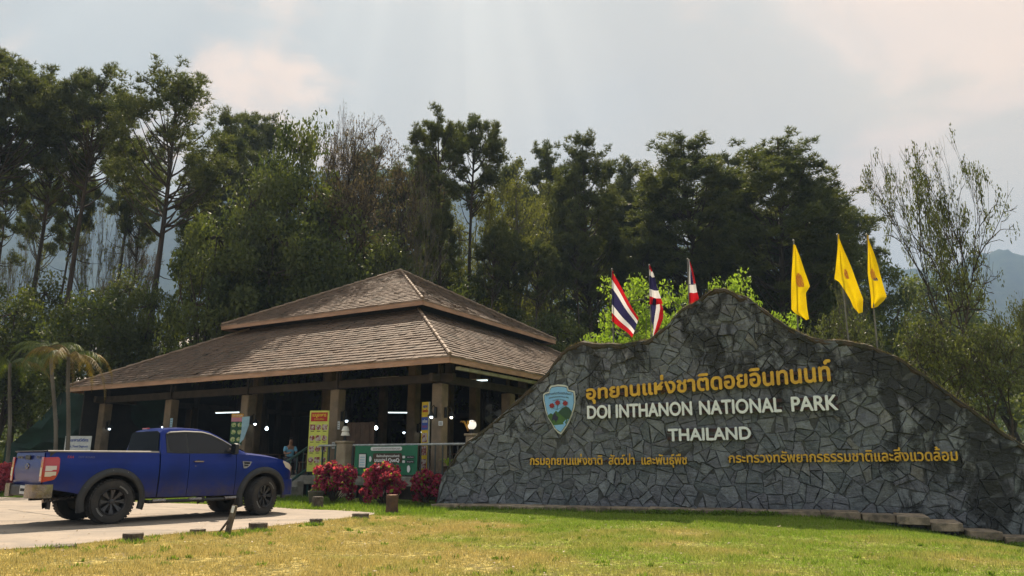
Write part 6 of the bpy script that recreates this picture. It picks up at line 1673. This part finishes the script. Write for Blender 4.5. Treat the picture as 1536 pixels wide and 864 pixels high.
flag((1190.5, 361), (1197, 495), [(368, 1188.5, 1193), (385, 1187.5, 1199), (410, 1186.5, 1205.5), (431, 1186, 1212.5), (441, 1185.6, 1206.5), (465, 1185.3, 1209), (470, 1190, 1209.6), (480, 1207, 1211)], lambda h, f, y: .5, m_yf, 'leftmost yellow flag, draped on both sides of its dark pole', 19.0, grp=grpy, emblem=[(.3, .38, .45, .2, m_fred)], depth=.05)
flag((1256, 352), (1273, 514), [(353, 1255.5, 1257), (380, 1254, 1266), (408, 1252, 1276), (419, 1250.5, 1280), (424, 1258, 1282), (450, 1273, 1292), (462, 1278, 1291), (470, 1286, 1290.5)], lambda h, f, y: .5, m_yf, 'middle yellow flag, blown out to the right with a small red print', 18.5, grp=grpy, emblem=[(.55, .45, .22, .14, m_fred)])
flag((1300, 352), (1316, 520), [(354, 1299.5, 1301), (380, 1299.8, 1309), (410, 1300.5, 1316), (446, 1304, 1327), (453, 1304.5, 1322), (462, 1305, 1312)], lambda h, f, y: .5, m_yf, 'rightmost yellow flag with an orange and blue emblem', 18.2, grp=grpy, emblem=[(.2, .47, .5, .15, m_orange), (.42, .60, .38, .06, m_fblue)])

# ------------------------------------------------------------------ stumps, markers, bushes by the drive
m_stump = mat('dark_weathered_stump', (0.075, 0.055, 0.042), .95, (0.15, 0.125, 0.095), 8.0, bmp=.8, bscale=20); m_cut = mat('grey_cut_top', (0.16, 0.13, 0.10), .9, (0.09, 0.07, 0.055), 12.0, bmp=.3)
def stump(px, py, wpx, hpx, label, top=None, seed=0, group='dark stumps along the edge of the drive'):
    p = on_ground(px, py, .03); D = p.y; s_ = 1120 / D; r_ = wpx / 2 / s_; h_ = hpx / s_
    o = empty('stump', (p.x, p.y + r_, G(p.x, p.y) - .01), seed, label, 'stump', group); rn = random.Random(seed); n = 20
    ang = [rn.uniform(.9, 1.08) for _ in range(n)]
    def ring(z, k): return [(r_ * k * ang[i] * math.cos(i * 2 * math.pi / n), r_ * k * ang[i] * math.sin(i * 2 * math.pi / n), z + rn.uniform(-.006, .006)) for i in range(n)]
    rings = [ring(-.05, 1.1), ring(.02, 1.08), ring(h_ * .5, .97), ring(h_ * .93, 1.0 if top is None else 1.05), ring(h_, .95)]
    g = MB(); g.add([p_ for q in rings for p_ in q], [(a * n + i, a * n + (i + 1) % n, (a + 1) * n + (i + 1) % n, (a + 1) * n + i) for a in range(4) for i in range(n)]); g.build('side', m_stump if top is None else m_wood2, o)
    g = MB(); q = [(x, y, h_ + .001) for x, y, z in rings[4]]; q2 = [(x * .5, y * .5, h_ + .004) for x, y, z in q]; g.add(q + q2, [(i, (i + 1) % n, n + (i + 1) % n, n + i) for i in range(n)] + [tuple(range(n, 2 * n))]); g.build('cut_top', m_cut if top is None else m_cut2, o)
    return o
m_wood2 = mat('red_brown_wood', (0.13, 0.07, 0.04), .9, (0.07, 0.04, 0.025), 6.0, bmp=.5); m_cut2 = mat('pinkish_cut_wood', (0.42, 0.24, 0.15), .85, (0.30, 0.17, 0.10), 10.0)
stump(84, 826, 34, 5, 'nearly buried flat stump, leftmost in the row along the drive', seed=1)
stump(191, 816, 27, 13, 'stump below the rear wheel of the truck, second from the left', seed=2)
stump(291, 804, 22, 8, 'low stump between the truck and the lawn, third from the left', seed=3)
stump(382, 799, 26, 12, 'stump in a tuft of grass right of the leaning marker', seed=4)
stump(471, 788, 18, 8, 'small stump right of the front wheel of the truck', seed=5)
stump(538, 780, 24, 8, 'flat dark stump at the tip of the drive', seed=6)
stump(586, 771, 18, 27, 'upright red-brown log with a pale cut top before the middle red bush', top=1, seed=7, group=None)
stump(474, 764, 17, 17, 'grey stump standing below the left red bush', seed=8)
# leaning dark marker by the drive
p = on_ground(342, 803, .03); mk = empty('leaning_marker', (p.x, p.y, G(p.x, p.y)), R(-12), 'small dark wooden marker board leaning beside the drive', 'marker')
g = MB(); g.box((0, 0, 0), (.10, .035, .50), m=Matrix.Translation((.03, 0, .22)) @ Matrix.Rotation(R(12), 4, 'Y'), ch=.006); g.build('board', m_stump, mk)
g = MB(); g.box((0, 0, 0), (.03, .025, .36), m=Matrix.Translation((-.10, .04, .14)) @ Matrix.Rotation(R(38), 4, 'Y')); g.build('prop', m_stump, mk)
g = MB(); g.box((0, 0, 0), (.05, .008, .11), m=Matrix.Translation((.065, -.024, .40)) @ Matrix.Rotation(R(12), 4, 'Y')); g.build('pale_tag', P_['wht'], mk)
# crimson bushes
def bush(px, top, bot, wpx, Y, label, seed, m=L_red, name='red_bush', cat='bush', grp='crimson bushes below the railing', size=.10, n=70, flat=.85):
    T = at_depth(px, top, Y); h_ = T.z; r_ = wpx / 2 / (1130 / Y); rng = np.random.default_rng(seed); rn = random.Random(seed)
    o = empty(name, (T.x, Y, 0), 0, label, cat, grp); cl = []; wood = MB()
    for k in range(n):
        th = rn.uniform(0, 6.283); u_ = rn.uniform(-.8, 1); q = rn.random() ** .4 * (1 - .15 * math.sin(th * 4 + seed)); rr_ = math.sqrt(1 - min(1, u_ * u_)) if u_ > 0 else 1 - .25 * u_ * u_
        p_ = Vector((math.cos(th) * rr_ * r_ * q, math.sin(th) * rr_ * r_ * q * .9, h_ * (.50 + .42 * u_ * (q if u_ < 0 else (.55 + .45 * q))))); cl.append(p_)
        if k % 2 == 0: wood.tube(curve3((rn.uniform(-.08, .08), rn.uniform(-.08, .08), 0), p_, (0, 0, .1), 3), [.02, .015, .01, .005], 3, caps=False)
    for k in range(16): a = rn.uniform(-.95, .95); cl.append(Vector((a * r_, rn.uniform(-.3, .3) * r_, h_ * rn.uniform(.75, 1.0) * (1 - .25 * a * a))))
    V, F, T_ = leaves(cl, rng, 62, r_ * .24, size, 1, 1.5, up=.5, mixf=.2)
    obj('foliage', nmesh('bush_foliage', V, F, T_), m, o); wood.build('stems', m_bark, o, recalc=False)
    if m is L_red:
        V, F, T_ = leaves(cl, rng, 6, r_ * .26, size * 1.1, 1, 1.5, up=.5, mixf=.2); g2 = obj('green_leaves', nmesh('green_leaves', V, F, T_), L_light, o)
    return o
bush(503, 694, 745, 60, 21.8, 'crimson bush left of the green banner in front of the pillar', 1, n=52)
bush(577, 697, 748, 58, 21.0, 'crimson bush in front of the green banner, tallest of the three', 2, n=52)
bush(640, 708, 742, 46, 21.6, 'crimson bush between the banner and the foot of the stone wall', 3, n=44)
bush(4, 697, 735, 40, 26.5, 'pink-flowered bush at the left edge behind the tailgate', 4, m=leafmat('pink_blossom', (.30, .03, .06), (.5, .10, .14)), grp=None)
tuftsrc = []
m_pot = mat('dark_clay_pot', (0.05, 0.045, 0.035), .9, (0.09, 0.08, 0.06), 5.0, bmp=.3)
for px, py, Y, w_, lab in ((474, 745, 21.4, .34, 'dark round planter at the left foot of the left crimson bush'), (548, 735, 22.2, .30, 'mossy pot between the left and middle crimson bushes')):
    q = at_depth(px, py, Y); o = empty('planter', (q.x, Y, 0), 0, lab, 'planter', None)
    g = MB(); g.lathe([(w_ * .35, 0), (w_ * .5, .05), (w_ * .62, .30), (w_ * .68, .40), (w_ * .6, .42), (w_ * .55, .36), (0, .36)], n=20); g.build('pot', m_pot, o, smooth=True)
    g = MB()
    rn = random.Random(px)
    for k in range(30): a = rn.uniform(0, 6.28); l_ = rn.uniform(.06, .2); g.add([(math.cos(a) * .02, math.sin(a) * .02, .36), (math.cos(a) * .02 + .02, math.sin(a) * .02, .36), (math.cos(a) * l_, math.sin(a) * l_, .36 + l_)], [(0, 1, 2)], rn.random())
    g.build('sprout', L_light, o, recalc=False)
# potted fern inside the railing near the wall
q = at_depth(672, 714, 23.9); o = empty('potted_plant', (q.x, 23.9, FLOOR), 0, 'green leafy plant in a brown pot behind the railing next to the stone wall', 'plant')
g = MB(); g.lathe([(.14, 0), (.2, .3), (.22, .32), (.18, .3), (0, .28)], n=16); g.build('pot', m_wood2, o, smooth=True)
rn = random.Random(2)
for k in range(14):
    a = k * 2.4; L_ = rn.uniform(.4, .75); g = MB(); P = [[(math.cos(a) * L_ * f * .7 - math.sin(a) * s2 * .03 * math.sin(.2 + f * 2.9), math.sin(a) * L_ * f * .7 + math.cos(a) * s2 * .03 * math.sin(.2 + f * 2.9), .3 + L_ * (1.1 * f - .75 * f * f)) for s2 in (-1, 1)] for f in (0, .25, .5, .75, 1)]
    g.grid(P, tint=rn.random()); g.build('leaf', L_light, o, recalc=False)
# ------------------------------------------------------------------ grass
m_blade, t, b = prin('lawn_blades'); v = pos(t, obj=False); a = N(t, 'ShaderNodeAttribute', attribute_name='tint')
c = lawn_colour(t, v); c = mixc(t, smap(t, a.outputs['Fac'], .5, 1, 0, .5), c, (.46, .42, .16)); c = mixc(t, smap(t, a.outputs['Fac'], .5, 0, 0, .55), c, (.08, .11, .02))
t.links.new(c, b.inputs['Base Color']); b.inputs['Roughness'].default_value = .6; b.inputs['Specular IOR Level'].default_value = .25
tr = N(t, 'ShaderNodeBsdfTranslucent'); t.links.new(c, tr.inputs[0]); mx = N(t, 'ShaderNodeMixShader'); mx.inputs[0].default_value = .4
t.links.new(b.outputs[0], mx.inputs[1]); t.links.new(tr.outputs[0], mx.inputs[2]); t.links.new(mx.outputs[0], t.nodes['Material Output'].inputs[0])
rng = np.random.default_rng(9)
def blades(n, xr, yr, keep, hgt, wid, name, label, m):
    x = rng.uniform(*xr, n); y = rng.uniform(*yr, n) 
    k = keep(x, y); x, y = x[k], y[k]; n = len(x)
    z = np.array([G(a_, b_) for a_, b_ in zip(x, y)]) - .005
    cl = np.array([noise.noise((a_ * 1.3, b_ * 1.3, 0)) for a_, b_ in zip(x, y)])
    h_ = hgt * (.5 + rng.random(n)) * (1 + .9 * cl); a_ = rng.uniform(0, 6.283, n); le = h_ * rng.uniform(.1, .9, n); la = rng.uniform(0, 6.283, n)
    dx, dy = np.cos(a_) * wid / 2, np.sin(a_) * wid / 2
    V = np.stack([np.stack([x - dx, y - dy, z], 1), np.stack([x + dx, y + dy, z], 1), np.stack([x + np.cos(la) * le, y + np.sin(la) * le, z + h_], 1)], 1).reshape(-1, 3)
    return tag(obj(name, nmesh(name, V, np.arange(3 * n).reshape(n, 3), rng.random(n)), m), label, 'grass', kind='stuff')
ex, ey = zip(*sorted(near_xy)); fx_, fy_ = zip(*sorted(far_xy))
def front_lawn(x, y):
    edge = np.interp(x, ex, ey, left=8.5); road_side = (x < ex[-1]) & (y > edge - .05 + .08 * np.sin(x * 7) * np.sin(y * 5))
    wl = 20.94 - (x + 2.05) * .32 - .35; inview = np.abs(x) < y * .76 + .6
    thin = rng.random(len(x)) < np.clip(1.35 - (y - 8) * .055, .35, 1)
    bare_ = np.array([noise.fractal((a_ * .9, b_ * .9, 3), 1.0, 2.0, 4) for a_, b_ in zip(x, y)]); thin &= rng.random(len(x)) > np.clip((bare_ - .22) * 2.2, 0, .55)
    return (~road_side) & (y < wl) & inview & thin
blades(620000, (-9.5, 13.5), (8.3, 22.5), front_lawn, .042, .011, 'lawn_grass', 'short yellow and green lawn grass in front of the wall', m_blade)
def back_strip(x, y):
    f = np.interp(x, fx_, fy_); return (y > f + .05 * np.sin(x * 6)) & (y < np.where(x < -5, 30, 22.8)) & (x < -1.6) & (x > -22) & (y < 22.3 + np.maximum(0, -(x + 2)) * .573 + .3)
m_blade2 = leafmat('fresh_grass_blades', (0.07, 0.12, 0.015), (0.17, 0.24, 0.04), .45)
blades(120000, (-22, -1.4), (17, 30), back_strip, .09, .018, 'verge_grass', 'greener grass strip between the drive and the pavilion', m_blade2)
# rough tufts round stumps, slabs and the foot of the wall
def weeds(spots, name, label, seed, size=(.03, .10)):
    rn = np.random.default_rng(seed); V = []; T = []
    for x, y, r_, n in spots:
        for k in range(n):
            a_ = rn.uniform(0, 6.283); q = r_ * rn.random() ** .6; px_, py_ = x + q * math.cos(a_), y + q * math.sin(a_) * .7; z = G(px_, py_) - .01; h_ = rn.uniform(*size); b_ = rn.uniform(0, 6.283); w_ = .008 + .014 * rn.random(); l_ = rn.uniform(0, .8) * h_; c_ = rn.uniform(0, 6.283)
            V += [(px_ - math.cos(b_) * w_, py_ - math.sin(b_) * w_, z), (px_ + math.cos(b_) * w_, py_ + math.sin(b_) * w_, z), (px_ + math.cos(c_) * l_, py_ + math.sin(c_) * l_, z + h_)]; T.append(rn.random())
    V = np.array(V); tag(obj(name, nmesh(name, V, np.arange(len(V)).reshape(-1, 3), T), m_blade2), label, 'weeds', kind='stuff')
sp = []
for px, py, n, r_ in ((84, 826, 120, .3), (191, 817, 160, .24), (278, 806, 60, .15), (291, 805, 100, .22), (382, 801, 330, .28), (395, 800, 150, .2), (345, 806, 250, .22), (330, 806, 120, .2), (471, 790, 180, .18), (538, 781, 60, .2), (586, 773, 320, .38), (474, 765, 200, .3)):
    q = on_ground(px, py, .03); sp.append((q.x, q.y + .03, r_, n))
sp2 = []; rw = random.Random(44)
while len(sp2) < 260:
    x, y = rw.uniform(-8, 11), rw.uniform(8.6, 18.5)
    if bool(front_lawn(np.array([x]), np.array([y]))[0]): sp2.append((x, y, rw.uniform(.03, .14), rw.randint(8, 34)))
weeds(sp2, 'lawn_weeds', 'scattered coarser weeds and tufts in the lawn', 6, (.03, .075))
weeds(sp, 'stump_weeds', 'grass tufts growing round the stumps', 3)
sp = []; rn = random.Random(8)
for k in range(150):
    u = 13.9 * rn.random(); yy = -.78 + rn.uniform(-.12, .10) - (.5 if u > 11.2 else 0); big = noise.noise((u * .8, 4, 4)) > -.05
    x = WALL0.x + u * wdir[0] - yy * wdir[1] * 1; y = WALL0.y + u * wdir[1] + yy * wdir[0]; sp.append((x, y, .28 if big else .15, 60 if big else 18))
weeds(sp, 'edging_weeds', 'low weeds growing in front of the stone slabs', 5, (.03, .13))
# leafy ground cover at the lower right corner of the wall
cs = []
for k in range(60):
    u = rn.uniform(5.5, 8.6) if k < 22 else rn.uniform(13.0, 15.8); yy = -.80 - rn.uniform(0, .25) if k < 22 else -rn.uniform(.6, 2.6)
    x = WALL0.x + u * wdir[0] - yy * wdir[1] * 1; y = WALL0.y + u * wdir[1] + yy * wdir[0]; cs.append((x, y, G(x, y) + .05))
V, F, T = leaves(cs, np.random.default_rng(3), 70, .22, .06, .35, up=.3)
tag(obj('ground_cover', nmesh('ground_cover', V, F, T), m_blade2), 'leafy ground cover along the slabs and at the right end of the wall', 'ground cover', kind='stuff')
# leaf litter and twigs scattered on lawn and drive
V = []; F = []; n = 0; rn = np.random.default_rng(31); T = []
for k in range(900):
    y = rn.uniform(8.6, 20); x = rn.uniform(-y * .72, y * .6)
    if y > 20.4 - (x + 2.05) * .32: continue
    a_ = rn.uniform(0, 6.28); s_ = rn.uniform(.012, .035); z = G(x, y) + .03
    d1 = np.array([math.cos(a_), math.sin(a_), rn.uniform(-.3, .3)]) * s_; d2 = np.array([-math.sin(a_), math.cos(a_), rn.uniform(-.3, .3)]) * s_ * .5; p_ = np.array([x, y, z])
    V += [p_ - d1, p_ + d2, p_ + d1, p_ - d2]; F.append([4 * len(F) + i for i in range(4)]); T.append(rn.random())
tag(obj('leaf_litter', nmesh('leaf_litter', np.array(V), np.array(F), T), leafmat('dry_litter', (.16, .10, .05), (.34, .25, .14), .2)), 'dry fallen leaves scattered over lawn and drive', 'leaf litter', kind='stuff')

#HZ
g = MB(); g.box((0, 500, 308), (9000, 8000, 660)); hz = g.build('haze', None, None)
hm = bpy.data.materials.new('haze_air'); hm.use_nodes = True; t = hm.node_tree; t.nodes.clear()
pv = N(t, 'ShaderNodeVolumePrincipled'); pv.inputs['Color'].default_value = (0.38, 0.55, 0.82, 1); pv.inputs['Density'].default_value = 0.00065; pv.inputs['Anisotropy'].default_value = 0.0
mo = N(t, 'ShaderNodeOutputMaterial'); t.links.new(pv.outputs[0], mo.inputs['Volume']); hz.data.materials.append(hm); tag(hz, kind='stuff')

# concrete joints and a repair patch on the drive: thin raised sealant strips following the slabs
m_seal = mat('dark_joint_sealant', (0.09, 0.08, 0.07), .9, (0.14, 0.12, 0.10), 8.0, world=True)
def strip(pts, w_, name='joint_line'):
    g = MB(); pts = [Vector((x, y, 0)) for x, y in pts]; out = []
    a, b_ = pts; n = int((b_ - a).length / .25); d = (b_ - a).normalized(); s_ = Vector((-d.y, d.x, 0))
    for i in range(n + 1):
        p = a.lerp(b_, i / n); p += s_ * noise.noise(p * 3) * .02; ww = w_ * (1 + .6 * noise.noise(p * 7)); z = max(G(p.x, p.y), .02) + .0165
        out.append([(p.x - s_.x * ww, p.y - s_.y * ww, z), (p.x + s_.x * ww, p.y + s_.y * ww, z)])
    g.grid(out); o = g.build(name, m_seal, None, recalc=False); o.parent = ROAD; return o
ROAD = bpy.data.objects['road']
for a, b_ in (((-12.2, 13.0), (-5.4, 20.9)), ((-9.4, 11.9), (-14.6, 16.4)), ((-7.2, 14.5), (-12.4, 19.0)), ((-5.2, 16.9), (-9.6, 20.6)), ((-17, 15.5), (-10.5, 22.8))):
    strip((a, b_), .012)
